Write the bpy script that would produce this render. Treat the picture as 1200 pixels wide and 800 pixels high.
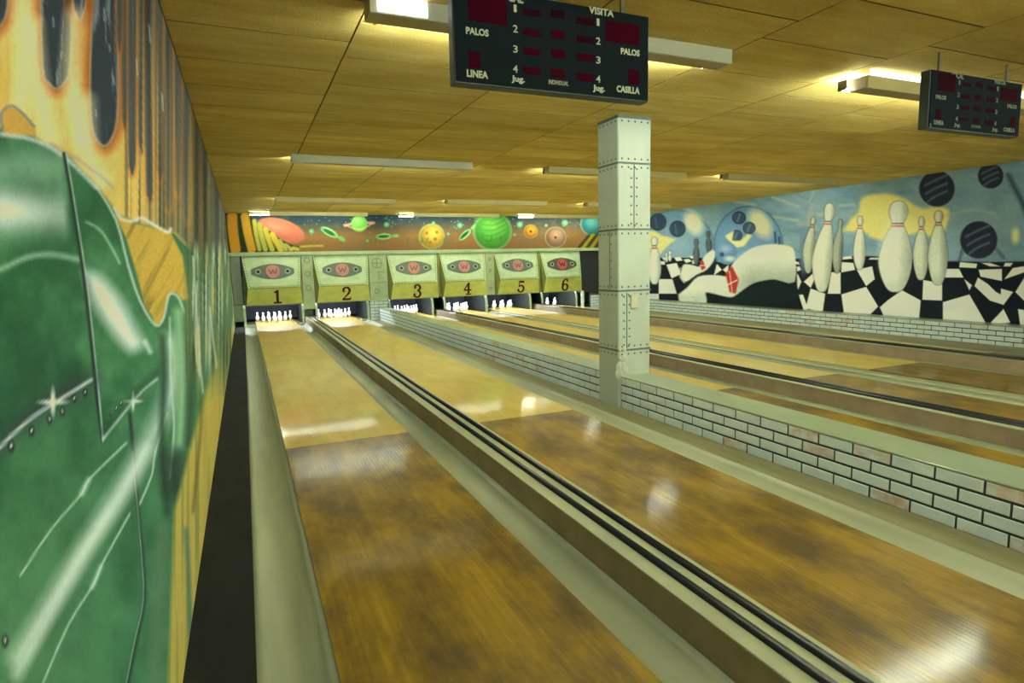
import bpy, math, random
import numpy as np
R = random.Random(7)
for o in list(bpy.data.objects): bpy.data.objects.remove(o)
SC = bpy.context.scene
COL = SC.collection

# ------------------------------------------------------------------ camera
F, YAW, PITCH, ROLL = 705.1, 0.4146, -0.1284, -0.0244
EYE = np.array([-0.2145, 0.0, 1.5])
H = 2.973                      # ceiling height
def basis():
    cy, sy = math.cos(YAW), math.sin(YAW); cp, sp = math.cos(PITCH), math.sin(PITCH)
    f = np.array([sy*cp, cy*cp, sp]); r = np.array([cy, -sy, 0.0]); u = np.cross(r, f)
    cr, sr = math.cos(ROLL), math.sin(ROLL)
    return cr*r+sr*u, -sr*r+cr*u, f
RX, UY, FW = basis()
cam = bpy.data.cameras.new('camera'); cam_ob = bpy.data.objects.new('camera', cam); COL.objects.link(cam_ob)
cam.sensor_width = 36.0; cam.sensor_fit = 'HORIZONTAL'; cam.lens = F/1200*36.0; cam.clip_start = 0.02; cam.clip_end = 100
from mathutils import Matrix, Vector
m3 = Matrix(((RX[0], UY[0], -FW[0]), (RX[1], UY[1], -FW[1]), (RX[2], UY[2], -FW[2])))
cam_ob.matrix_world = Matrix.Translation(Vector(EYE)) @ m3.to_4x4()
SC.camera = cam_ob

# ------------------------------------------------------------------ world, exposure
w = bpy.data.worlds.new('world'); SC.world = w; w.use_nodes = True
w.node_tree.nodes['Background'].inputs[0].default_value = (0.5, 0.6, 0.5, 1)
w.node_tree.nodes['Background'].inputs[1].default_value = 0.02
SC.view_settings.view_transform = 'Standard'; SC.view_settings.look = 'None'
SC.view_settings.exposure = 1.56; SC.view_settings.gamma = 1.0; SC.view_settings.use_curve_mapping = False
TUBE_POWER = 70.0
TUBE_COLOR = (0.86, 1.0, 0.80)
PIT_POWER = 150.0

def at(px, py, axis, val):
    """world point on the plane axis=val that shows at a pixel of the photograph"""
    d = RX*(px-600)/F + UY*(400-py)/F + FW
    return EYE + (val-EYE[axis])/d[axis]*d
def to_px(P):
    d = P-EYE
    z = d@FW
    return 600+F*(d@RX)/z, 400-F*(d@UY)/z

# ------------------------------------------------------------------ materials
def srgb(*c):
    return tuple(((x/255)/12.92 if x/255 <= 0.04045 else ((x/255+0.055)/1.055)**2.4) for x in c)
MATS = {}
def mat(name, col, rough=0.6, metal=0.0, coat=0.0, emit=0.0, var=0.0, vscale=(3, 3, 3), col2=None, bump=0.0, bscale=60, spec=0.5, ecol=None):
    if name in MATS: return MATS[name]
    m = bpy.data.materials.new(name); m.use_nodes = True
    nt = m.node_tree; b = nt.nodes['Principled BSDF']; L = nt.links.new
    b.inputs['Base Color'].default_value = (*col, 1); b.inputs['Roughness'].default_value = rough
    b.inputs['Metallic'].default_value = metal; b.inputs['Coat Weight'].default_value = coat; b.inputs['Coat Roughness'].default_value = 0.08
    b.inputs['Specular IOR Level'].default_value = spec
    if emit:
        b.inputs['Emission Color'].default_value = (*(ecol or col), 1); b.inputs['Emission Strength'].default_value = emit
    tc = nt.nodes.new('ShaderNodeTexCoord')
    if var or col2:
        mp = nt.nodes.new('ShaderNodeMapping'); mp.inputs['Scale'].default_value = vscale
        geo = nt.nodes.new('ShaderNodeNewGeometry'); L(geo.outputs['Position'], mp.inputs['Vector'])
        n = nt.nodes.new('ShaderNodeTexNoise'); n.inputs['Scale'].default_value = 1; n.inputs['Detail'].default_value = 6; n.inputs['Roughness'].default_value = .62
        L(mp.outputs[0], n.inputs['Vector'])
        cr = nt.nodes.new('ShaderNodeValToRGB')
        c2 = col2 or tuple(x*(1-var) for x in col)
        cr.color_ramp.elements[0].position = .35; cr.color_ramp.elements[1].position = .65
        cr.color_ramp.elements[0].color = (*c2, 1); cr.color_ramp.elements[1].color = (*col, 1)
        L(n.outputs['Fac'], cr.inputs[0]); L(cr.outputs[0], b.inputs['Base Color'])
    if bump:
        n2 = nt.nodes.new('ShaderNodeTexNoise'); n2.inputs['Scale'].default_value = bscale; n2.inputs['Detail'].default_value = 4
        g2 = nt.nodes.new('ShaderNodeNewGeometry'); L(g2.outputs['Position'], n2.inputs['Vector'])
        bp = nt.nodes.new('ShaderNodeBump'); bp.inputs['Strength'].default_value = bump; bp.inputs['Distance'].default_value = .01
        L(n2.outputs['Fac'], bp.inputs['Height']); L(bp.outputs[0], b.inputs['Normal'])
    MATS[name] = m; return m

def wood_mat(name, base, dark, light, rough, stain):
    m = bpy.data.materials.new(name); m.use_nodes = True; nt = m.node_tree; N = nt.nodes.new; L = nt.links.new
    b = nt.nodes['Principled BSDF']
    geo = N('ShaderNodeNewGeometry'); sep = N('ShaderNodeSeparateXYZ'); L(geo.outputs['Position'], sep.inputs[0])
    att = N('ShaderNodeAttribute'); att.attribute_name = 'board'          # one random value per board
    mp = N('ShaderNodeMapping'); mp.inputs['Scale'].default_value = (38, 1.3, 1); L(geo.outputs['Position'], mp.inputs['Vector'])
    n1 = N('ShaderNodeTexNoise'); n1.inputs['Scale'].default_value = 1; n1.inputs['Detail'].default_value = 7; n1.inputs['Roughness'].default_value = .7; L(mp.outputs[0], n1.inputs['Vector'])
    mix1 = N('ShaderNodeMix'); mix1.data_type = 'RGBA'; mix1.inputs[6].default_value = (*base, 1); mix1.inputs[7].default_value = (*light, 1)
    add = N('ShaderNodeMath'); add.operation = 'MULTIPLY_ADD'; L(att.outputs['Fac'], add.inputs[0]); add.inputs[1].default_value = .2; L(n1.outputs['Fac'], add.inputs[2])
    rm = N('ShaderNodeMapRange'); rm.inputs[1].default_value = .35; rm.inputs[2].default_value = 1.0; L(add.outputs[0], rm.inputs[0]); L(rm.outputs[0], mix1.inputs[0])
    mp2 = N('ShaderNodeMapping'); mp2.inputs['Scale'].default_value = (3.6, 1.5, 1); L(geo.outputs['Position'], mp2.inputs['Vector'])
    n2 = N('ShaderNodeTexNoise'); n2.inputs['Scale'].default_value = 1; n2.inputs['Detail'].default_value = 8; n2.inputs['Roughness'].default_value = .65; L(mp2.outputs[0], n2.inputs['Vector'])
    r2 = N('ShaderNodeMapRange'); r2.inputs[1].default_value = .40; r2.inputs[2].default_value = .64; r2.inputs[4].default_value = stain; L(n2.outputs['Fac'], r2.inputs[0])
    mix2 = N('ShaderNodeMix'); mix2.data_type = 'RGBA'; L(r2.outputs[0], mix2.inputs[0]); L(mix1.outputs[2], mix2.inputs[6]); mix2.inputs[7].default_value = (*dark, 1)
    L(mix2.outputs[2], b.inputs['Base Color'])
    b.inputs['Roughness'].default_value = .5; b.inputs['Specular IOR Level'].default_value = .15; b.inputs['Coat Weight'].default_value = .42; b.inputs['Coat Roughness'].default_value = rough
    mp3 = N('ShaderNodeMapping'); mp3.inputs['Scale'].default_value = (60, 9, 1); L(geo.outputs['Position'], mp3.inputs['Vector'])
    n3 = N('ShaderNodeTexNoise'); n3.inputs['Scale'].default_value = 1; n3.inputs['Detail'].default_value = 5; L(mp3.outputs[0], n3.inputs['Vector'])
    bp = N('ShaderNodeBump'); bp.inputs['Strength'].default_value = .35; bp.inputs['Distance'].default_value = .0012
    L(n3.outputs['Fac'], bp.inputs['Height']); L(bp.outputs[0], b.inputs['Coat Normal']); L(bp.outputs[0], b.inputs['Normal'])
    return m

def vc_mat(name, rough, spec=.4):
    m = bpy.data.materials.new(name); m.use_nodes = True; nt = m.node_tree; b = nt.nodes['Principled BSDF']
    a = nt.nodes.new('ShaderNodeAttribute'); a.attribute_name = 'paint'
    nt.links.new(a.outputs['Color'], b.inputs['Base Color']); b.inputs['Roughness'].default_value = rough
    b.inputs['Specular IOR Level'].default_value = spec
    n = nt.nodes.new('ShaderNodeTexNoise'); n.inputs['Scale'].default_value = 90; g = nt.nodes.new('ShaderNodeNewGeometry')
    nt.links.new(g.outputs['Position'], n.inputs['Vector'])
    bp = nt.nodes.new('ShaderNodeBump'); bp.inputs['Strength'].default_value = .15; bp.inputs['Distance'].default_value = .004
    nt.links.new(n.outputs['Fac'], bp.inputs['Height']); nt.links.new(bp.outputs[0], b.inputs['Normal'])
    return m

M_LIGHT = wood_mat('light maple boards', (.47, .345, .068), (.38, .25, .036), (.56, .43, .11), .06, .5)
M_DARK = wood_mat('worn amber boards', (.175, .100, .004), (.058, .036, .013), (.29, .178, .012), .12, .9)
M_APPR = wood_mat('approach boards', (.2, .12, .02), (.14, .07, .014), (.28, .17, .04), .2, .5)
M_GUT = mat('gutter paint', (.25, .265, .175), .5, var=.14, vscale=(14, 1.5, 14))
M_LEDGE = mat('worn ledge paint', (.24, .225, .12), .6, var=.3, vscale=(9, 1.2, 9))
M_BROWN = mat('brown curb paint', (.33, .25, .17), .6, var=.25, vscale=(4, 4, 4))
M_CURBTOP = mat('pale curb top', (.29, .30, .19), .5, var=.16, vscale=(4, 2.5, 4))
M_BLACK = mat('black rubber rail', (.008, .009, .014), .35, spec=.4)
M_STRIP = mat('black side strip', (.017, .019, .022), .8, spec=.15, var=.4, vscale=(6, 2, 6))
M_SCR = mat('pale scratch', (.35, .33, .25), .8)
M_TILE = mat('tan fibre ceiling board', (.76, .61, .22), .85, col2=(.58, .41, .11), vscale=(.9, 4, 1.2), bump=.25, bscale=120, spec=.15)
nt = M_TILE.node_tree; b_ = nt.nodes['Principled BSDF']; src = b_.inputs['Base Color'].links[0].from_socket
oi = nt.nodes.new('ShaderNodeObjectInfo'); mr_ = nt.nodes.new('ShaderNodeMapRange'); mr_.inputs[3].default_value = .86; mr_.inputs[4].default_value = 1.06
fn_ = nt.nodes.new('ShaderNodeTexNoise'); fn_.inputs['Scale'].default_value = 70; g_ = nt.nodes.new('ShaderNodeNewGeometry'); nt.links.new(g_.outputs['Position'], fn_.inputs['Vector'])
mf_ = nt.nodes.new('ShaderNodeMapRange'); mf_.inputs[1].default_value = .3; mf_.inputs[2].default_value = .7; mf_.inputs[3].default_value = .86; mf_.inputs[4].default_value = 1.1; nt.links.new(fn_.outputs['Fac'], mf_.inputs[0])
nt.links.new(oi.outputs['Random'], mr_.inputs[0]); mm_ = nt.nodes.new('ShaderNodeMath'); mm_.operation = 'MULTIPLY'; nt.links.new(mr_.outputs[0], mm_.inputs[0]); nt.links.new(mf_.outputs[0], mm_.inputs[1])
vm_ = nt.nodes.new('ShaderNodeVectorMath'); vm_.operation = 'SCALE'; nt.links.new(src, vm_.inputs[0]); nt.links.new(mm_.outputs[0], vm_.inputs['Scale']); nt.links.new(vm_.outputs[0], b_.inputs['Base Color'])
M_SEAM = mat('dark ceiling seam', (.24, .155, .035), .9)
M_WHITE = mat('white enamel', (.50, .52, .44), .35, var=.08)
M_CREAM = mat('cream enamel', (.50, .43, .19), .4, var=.1)  # yellower tone than the white enamel
M_SHADE = mat('light underside', (.40, .33, .23), .5)
M_CAPW = mat('lamp socket', (.16, .13, .07), .5)
M_TUBE = mat('fluorescent tube', (.9, .95, .9), .3, emit=TUBE_POWER, ecol=TUBE_COLOR)
M_PITTUBE = mat('pin deck tube', (.9, .93, 1), .3, emit=PIT_POWER, ecol=(.86, .93, 1.0))
M_TUBEOLD = mat('dim fluorescent tube', (.9, .95, .9), .3, emit=TUBE_POWER*.45, ecol=TUBE_COLOR)
M_GLOW = mat('added glow panel', (.9, .92, .9), .3, emit=1.6, ecol=(.95, 1, .93))  # emission put in to imitate bright patches on two fixtures
M_COL = mat('grey white painted steel', (.40, .46, .42), .45, var=.12, vscale=(2, 2, 1.5))
M_COLSEAM = mat('dark painted seam', (.09, .12, .12), .6)
M_RIVET = mat('dark rivet', (.07, .09, .10), .5)
M_PLAST = mat('broken plaster', (.45, .49, .42), .9, var=.25, vscale=(20, 20, 20), bump=.6, bscale=40)
M_BRICK = mat('white brick paint', (.60, .68, .70), .6, var=.10, vscale=(6, 6, 6), bump=.3, bscale=60)
M_BRICK2 = mat('worn white brick', (.60, .67, .68), .6, vscale=(11, 11, 11), col2=(.50, .34, .26), bump=.3, bscale=60)
M_MORTAR = mat('dark mortar paint', (.035, .05, .05), .8)
M_CAP = mat('pale green cap paint', (.25, .31, .20), .3, coat=.25, var=.18, vscale=(5, 3, 5))
M_BOARD = mat('dark slate board', (.008, .013, .017), .75, coat=.0, spec=.06)
M_BEDGE = mat('board edge metal', (.03, .045, .045), .5)
M_RED1 = mat('dark red display', (.040, .0, .007), .8, spec=.05)
M_RED2 = mat('faint red display', (.022, .001, .006), .8, spec=.05)
M_LETTER1 = mat('cream lettering', (.50, .54, .38), .6); M_LETTER2 = mat('dull lettering', (.15, .18, .12), .6)
M_MASKP = mat('pale green mask paint', (.38, .49, .34), .5, col2=(.29, .39, .22), vscale=(3, 3, 4))
M_MASKB = mat('yellow green mask paint', (.38, .41, .10), .5, col2=(.29, .32, .065), vscale=(4, 3, 6))
M_MASKS = mat('olive mask side', (.16, .18, .04), .6)
M_EMB = mat('grey emblem plate', (.075, .10, .10), .4)
M_EMB6 = mat('dark emblem plate', (.05, .05, .045), .4)
M_EMBRED = mat('faded red disc', (.36, .14, .12), .5)
M_EMBRED6 = mat('deep red disc', (.34, .05, .045), .5)
M_NUM = mat('dark maroon numeral', (.055, .008, .006), .8, spec=.1)
M_STUD = mat('dark stud', (.14, .17, .06), .6)
M_PANEL = mat('pillar panel paint', (.28, .36, .21), .5, var=.2, vscale=(5, 5, 5))
M_PLINE = mat('dark green line paint', (.10, .16, .07), .6)
M_GREY = mat('grey metal strip', (.15, .18, .14), .45, var=.2)
M_GREEN = mat('green panel paint', (.12, .19, .11), .6, var=.2)
M_CURTAIN = mat('dark blue pit curtain', (.005, .007, .020), .7, var=.4, vscale=(20, 3, 3))
M_KICK = mat('dark teal kickback', (.018, .026, .027), .5, var=.25)
M_KEDGE = mat('pale kickback edge', (.36, .42, .31), .5)
M_PIN = mat('white pin', (.85, .86, .86), .3, coat=.5)
M_NECK = mat('red pin neck band', (.5, .05, .04), .4)
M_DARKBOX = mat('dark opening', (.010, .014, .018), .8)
M_SWITCH = mat('switch plate', (.46, .46, .35), .4)
M_PLAIN = mat('plain wall paint', (.35, .36, .22), .8, var=.15)
M_PLAINB = mat('plain blue paint', (.25, .32, .30), .8, var=.15)

# ------------------------------------------------------------------ mesh helpers
class MB:
    def __init__(s): s.v = []; s.f = []; s.m = []
    def quad(s, a, b, c, d, mi=0):
        n = len(s.v); s.v += [tuple(a), tuple(b), tuple(c), tuple(d)]; s.f.append((n, n+1, n+2, n+3)); s.m.append(mi); return s
    def box(s, x0, x1, y0, y1, z0, z1, mi=0):
        n = len(s.v)
        s.v += [(x0, y0, z0), (x1, y0, z0), (x1, y1, z0), (x0, y1, z0), (x0, y0, z1), (x1, y0, z1), (x1, y1, z1), (x0, y1, z1)]
        for q in ((3, 2, 1, 0), (4, 5, 6, 7), (0, 1, 5, 4), (1, 2, 6, 5), (2, 3, 7, 6), (3, 0, 4, 7)):
            s.f.append(tuple(n+i for i in q)); s.m.append(mi)
        return s
    def extr(s, prof, y0, y1, mi=0, closed=True):
        """profile of (x,z) run along Y; prof counter-clockwise seen from -Y"""
        n = len(s.v); k = len(prof)
        s.v += [(x, y0, z) for x, z in prof]+[(x, y1, z) for x, z in prof]
        for i in range(k if closed else k-1):
            j = (i+1) % k; s.f.append((n+i, n+j, n+k+j, n+k+i)); s.m.append(mi)
        if closed:
            s.f.append(tuple(n+i for i in reversed(range(k)))); s.m.append(mi)
            s.f.append(tuple(n+k+i for i in range(k))); s.m.append(mi)
        return s
    def tube(s, a, b, r, seg=12, mi=0):
        a = Vector(a); b = Vector(b); d = (b-a).normalized(); u = d.orthogonal().normalized(); w_ = d.cross(u)
        n = len(s.v)
        for p in (a, b):
            for i in range(seg):
                t = 2*math.pi*i/seg; s.v.append(tuple(p+u*math.cos(t)*r+w_*math.sin(t)*r))
        for i in range(seg):
            j = (i+1) % seg; s.f.append((n+i, n+j, n+seg+j, n+seg+i)); s.m.append(mi)
        s.f.append(tuple(n+i for i in reversed(range(seg)))); s.m.append(mi)
        s.f.append(tuple(n+seg+i for i in range(seg))); s.m.append(mi)
        return s
    def lathe(s, prof, c=(0, 0, 0), seg=20, mi=0):
        n = len(s.v); k = len(prof)
        for r, z in prof:
            for i in range(seg):
                t = 2*math.pi*i/seg; s.v.append((c[0]+r*math.cos(t), c[1]+r*math.sin(t), c[2]+z))
        for a in range(k-1):
            for i in range(seg):
                j = (i+1) % seg; s.f.append((n+a*seg+i, n+a*seg+j, n+(a+1)*seg+j, n+(a+1)*seg+i)); s.m.append(mi)
        s.f.append(tuple(n+i for i in reversed(range(seg)))); s.m.append(mi)
        s.f.append(tuple(n+(k-1)*seg+i for i in range(seg))); s.m.append(mi)
        return s
    def ngon(s, pts, thick, nrm, mi=0):
        """flat outline with thickness along nrm"""
        n = len(s.v); k = len(pts); nrm = Vector(nrm)
        s.v += [tuple(Vector(p)+nrm*thick) for p in pts]+[tuple(p) for p in pts]
        s.f.append(tuple(range(n, n+k))); s.m.append(mi)
        s.f.append(tuple(reversed(range(n+k, n+2*k)))); s.m.append(mi)
        for i in range(k):
            j = (i+1) % k; s.f.append((n+i, n+k+i, n+k+j, n+j)); s.m.append(mi)
        return s
    def mesh(s, name, mats):
        me = bpy.data.meshes.new(name); me.from_pydata(s.v, [], s.f)
        if not isinstance(mats, (list, tuple)): mats = [mats]
        for m in mats: me.materials.append(m)
        if any(s.m): me.polygons.foreach_set('material_index', s.m)
        me.update(); return me
def obj(name, mb, mats, parent=None, smooth=False, loc=None, bevel=0, fixn=True):
    me = mb.mesh(name, mats) if isinstance(mb, MB) else mb
    if isinstance(mb, MB) and fixn:
        import bmesh
        bm = bmesh.new(); bm.from_mesh(me); bmesh.ops.recalc_face_normals(bm, faces=bm.faces)
        if bevel: bmesh.ops.bevel(bm, geom=[e for e in bm.edges], offset=bevel, segments=1, affect='EDGES')
        bm.to_mesh(me); bm.free()
    if smooth: me.polygons.foreach_set('use_smooth', [True]*len(me.polygons))
    o = bpy.data.objects.new(name, me); COL.objects.link(o)
    if parent is not None: o.parent = parent
    if loc is not None: o.location = loc
    return o
def tag(o, label=None, cat=None, group=None, kind=None):
    if label: o['label'] = label
    if cat: o['category'] = cat
    if group: o['group'] = group
    if kind: o['kind'] = kind
    return o
def thing(name, label, cat, loc=(0, 0, 0), group=None):
    o = bpy.data.objects.new(name, None); o.empty_display_size = .1; COL.objects.link(o); o.location = loc
    return tag(o, label, cat, group)
def shifted(mb, loc):
    """turn world-built vertices into the local frame of a thing at loc"""
    mb.v = [(x-loc[0], y-loc[1], z-loc[2]) for x, y, z in mb.v]; return mb

def text_mesh(s, size, depth=.002, bold=.0, sx=1.0):
    cu = bpy.data.curves.new('lettering', 'FONT'); cu.body = s; cu.size = size; cu.extrude = depth; cu.offset = bold*size; cu.align_x = 'CENTER'; cu.align_y = 'CENTER'
    cu.resolution_u = 3
    t = bpy.data.objects.new('lettering_source', cu); COL.objects.link(t)
    me = bpy.data.meshes.new_from_object(t)
    bpy.data.objects.remove(t); bpy.data.curves.remove(cu)
    # XY plane -> XZ plane facing -Y
    for v in me.vertices: v.co = (v.co.x*sx, -v.co.z, v.co.y)
    return me

# ------------------------------------------------------------------ mural painting (pigment laid on the vertices of the real wall)
class Paint:
    def __init__(s, u, v, base):
        s.u = u.astype(np.float32); s.v = v.astype(np.float32); s.c = np.empty((len(u), 3), np.float32); s.c[:] = base
    def mix(s, a, col):
        a = np.clip(a, 0, 1)[:, None]; s.c = s.c*(1-a)+np.array(col, np.float32)*a
    def sdist(s, pts, closed=True):
        d2 = np.full(s.u.shape, 1e12, np.float32); ins = np.zeros(s.u.shape, bool); n = len(pts)
        for i in range(n if closed else n-1):
            ax, ay = pts[i]; bx, by = pts[(i+1) % n]; ex, ey = bx-ax, by-ay; wx, wy = s.u-ax, s.v-ay
            t = np.clip((wx*ex+wy*ey)/(ex*ex+ey*ey+1e-9), 0, 1); dx, dy = wx-t*ex, wy-t*ey
            d2 = np.minimum(d2, dx*dx+dy*dy)
            if closed:
                c = ((ay > s.v) != (by > s.v)); 
                if ey != 0: ins ^= c & (s.u < ex*(s.v-ay)/ey+ax)
        d = np.sqrt(d2); return np.where(ins, -d, d) if closed else d
    def sm(s, pts, k=3):
        """round a polyline (Catmull-Rom)"""
        P = [np.array(p, float) for p in pts]; out = []
        for i in range(len(P)-1):
            p0 = P[max(i-1, 0)]; p1 = P[i]; p2 = P[i+1]; p3 = P[min(i+2, len(P)-1)]
            for j in range(k):
                t = j/k; out.append(.5*((2*p1)+(-p0+p2)*t+(2*p0-5*p1+4*p2-p3)*t*t+(-p0+3*p1-3*p2+p3)*t**3))
        out.append(P[-1]); return [tuple(p) for p in out]
    def poly(s, pts, col, soft=1.0, a=1.0, grow=0):
        s.mix(a*(.5-(s.sdist(pts)-grow)/(2*soft)), col)
    def line(s, pts, col, wd, soft=1.0, a=1.0, smooth=True):
        if smooth and len(pts) > 2: pts = s.sm(pts)
        s.mix(a*(.5-(s.sdist(pts, False)-wd/2)/(2*soft)), col)
    def ell(s, cx, cy, rx, ry, col, soft=.1, a=1.0, rot=0.0):
        c, n = math.cos(rot), math.sin(rot); x = (s.u-cx)*c+(s.v-cy)*n; y = -(s.u-cx)*n+(s.v-cy)*c
        r = np.sqrt((x/rx)**2+(y/ry)**2); s.mix(a*(.5-(r-1)/(2*soft)), col)
    def ring(s, cx, cy, rx, ry, col, wd=.12, a=1.0, rot=0.0):
        c, n = math.cos(rot), math.sin(rot); x = (s.u-cx)*c+(s.v-cy)*n; y = -(s.u-cx)*n+(s.v-cy)*c
        r = np.sqrt((x/rx)**2+(y/ry)**2); s.mix(a*np.clip(1-np.abs(r-1)/wd, 0, 1), col)
    def star(s, x, y, r, col=(235, 245, 225)):
        s.ell(x, y, r, r*.18, col, .6); s.ell(x, y, r*.18, r, col, .6)
def vnoise(x, y, seed=0):
    """smooth value noise"""
    xi = np.floor(x).astype(np.int64); yi = np.floor(y).astype(np.int64); fx = x-xi; fy = y-yi
    fx = fx*fx*(3-2*fx); fy = fy*fy*(3-2*fy)
    def h(a, b):
        n = (a*374761393+b*668265263+seed*974634777) & 0x7fffffff; n = ((n ^ (n >> 13))*1274126177) & 0x7fffffff
        return ((n ^ (n >> 16)) & 0xffff)/65535.0
    return (h(xi, yi)*(1-fx)+h(xi+1, yi)*fx)*(1-fy)+(h(xi, yi+1)*(1-fx)+h(xi+1, yi+1)*fx)*fy
def fbm(x, y, seed=0, n=4):
    t = 0; a = .5; s_ = 0
    for i in range(n): t = t+a*vnoise(x*2**i, y*2**i, seed+i); s_ += a; a *= .5
    return t/s_
def grid_wall(name, A, B, fn, parent, paint, gain):
    """A: 1D array along the wall, B: heights; fn(a,b)->xyz; paint(P)->colour array 0..255"""
    ga, gb = np.meshgrid(A, B, indexing='ij'); P = fn(ga.ravel(), gb.ravel())
    c = paint(P); c = np.clip(c/255, 0, 1); c = np.where(c <= .04045, c/12.92, ((c+.055)/1.055)**2.4)*np.array(gain)
    c = np.clip(c, 0.004, .90)
    na, nb = len(A), len(B); i = np.arange(na-1)[:, None]*nb+np.arange(nb-1)[None]; i = i.ravel()
    q = np.stack([i, i+nb, i+nb+1, i+1], 1).astype(np.int32)
    me = bpy.data.meshes.new(name); me.vertices.add(len(P)); me.vertices.foreach_set('co', P.astype(np.float32).ravel())
    me.loops.add(q.size); me.loops.foreach_set('vertex_index', q.ravel()); me.polygons.add(len(q))
    me.polygons.foreach_set('loop_start', np.arange(len(q), dtype=np.int32)*4)
    at_ = me.color_attributes.new('paint', 'FLOAT_COLOR', 'POINT')
    at_.data.foreach_set('color', np.concatenate([c, np.ones((len(c), 1))], 1).astype(np.float32).ravel())
    me.materials.append(vc_mat(name+' paint', .8, .08)); me.update(calc_edges=True); me.validate()
    o = bpy.data.objects.new(name, me); COL.objects.link(o); o.parent = parent
    return o

# ================================================================== STRUCTURE
WX, RWX = -0.53, 11.65           # side wall faces
YB, YF = -4.0, 17.45             # rear wall, mural plane over the machines
YEND = 20.6
FOUL = 0.15
DECK = 19.45                     # end of the pin deck
# floor under everything
fl = obj('floor', MB().box(WX-.2, RWX+.2, YB, YEND, -.25, -.08), M_LEDGE); tag(fl, kind='structure')
ap = obj('floor', MB().box(WX, RWX, YB, FOUL, -.08, 0.0), M_APPR); tag(ap, kind='structure')
me = ap.data; a_ = me.attributes.new('board', 'FLOAT', 'FACE')

# ---- ceiling: slab with separate fibre boards
ce = obj('ceiling', MB().box(WX-.2, RWX+.2, YB, YEND, H+.02, H+.15), M_SEAM); tag(ce, kind='structure')
cols_x = [WX]+[.54+1.283*k for k in range(9)]+[RWX]
def tile_mesh(wx, wy):
    g = .005; b = .001; t = .02
    x0, x1, y0, y1 = g, wx-g, .007, wy-.007
    m = MB(); n = 0
    m.v = [(x0, y0, t), (x1, y0, t), (x1, y1, t), (x0, y1, t), (x0, y0, b), (x1, y0, b), (x1, y1, b), (x0, y1, b),
           (x0+b, y0+b, 0), (x1-b, y0+b, 0), (x1-b, y1-b, 0), (x0+b, y1-b, 0)]
    m.f = [(0, 1, 2, 3)]+[(i, (i+1) % 4, 4+(i+1) % 4, 4+i) for i in range(4)]+[(4+i, 4+(i+1) % 4, 8+(i+1) % 4, 8+i) for i in range(4)]+[(11, 10, 9, 8)]
    m.m = [0]+[1]*4+[0]*5; return m
TD = .66
tcache = {}
field = MB()
for ci in range(len(cols_x)-1):
    x0, x1 = cols_x[ci], cols_x[ci+1]
    off = 4.25-3*TD if ci % 2 == 0 else 4.55-3*TD
    wk = round(x1-x0, 3)
    if wk not in tcache: tcache[wk] = obj('ceiling_tile', tile_mesh(x1-x0, TD), [M_TILE, M_SEAM], ce); first = True
    else: first = False
    k = 0
    y = off
    while y < YEND-TD:
        o = tcache[wk] if first and k == 0 else None
        if o is None: o = bpy.data.objects.new('ceiling_tile', tcache[wk].data); COL.objects.link(o); o.parent = ce
        o.location = (x0, y, H+R.uniform(0, .0008))
        k += 1; y += TD
        if y > 17.4: break
    y = off-TD
    while y > YB:
        tm = tile_mesh(x1-x0, TD); n = len(field.v)
        field.v += [(a+x0, b+y, c+H) for a, b, c in tm.v]; field.f += [tuple(n+i for i in f) for f in tm.f]; field.m += tm.m
        y -= TD
tag(obj('ceiling_tiles_behind', field, [M_TILE, M_SEAM], ce), kind='stuff')

# ---- rear and side walls
wl = obj('wall_left', MB().box(WX-.2, WX-.004, YB, YEND, -.08, H+.02), M_PLAIN); tag(wl, kind='structure')
wr = obj('wall_right', MB().box(RWX+.004, RWX+.2, YB, YEND, -.08, H+.02), M_PLAINB); tag(wr, kind='structure')
tag(obj('wall_rear', MB().box(WX-.2, RWX+.2, YB-.2, YB, -.25, H+.02), M_PLAIN), kind='structure')
tag(obj('wall_pit', MB().box(WX-.2, RWX+.2, YEND, YEND+.2, -.25, H+.02), M_DARKBOX), kind='structure')
wf = obj('wall_front', MB().box(WX, RWX, YF+.004, YF+.15, 1.96, H+.02), M_PLAIN); tag(wf, kind='structure')

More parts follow.
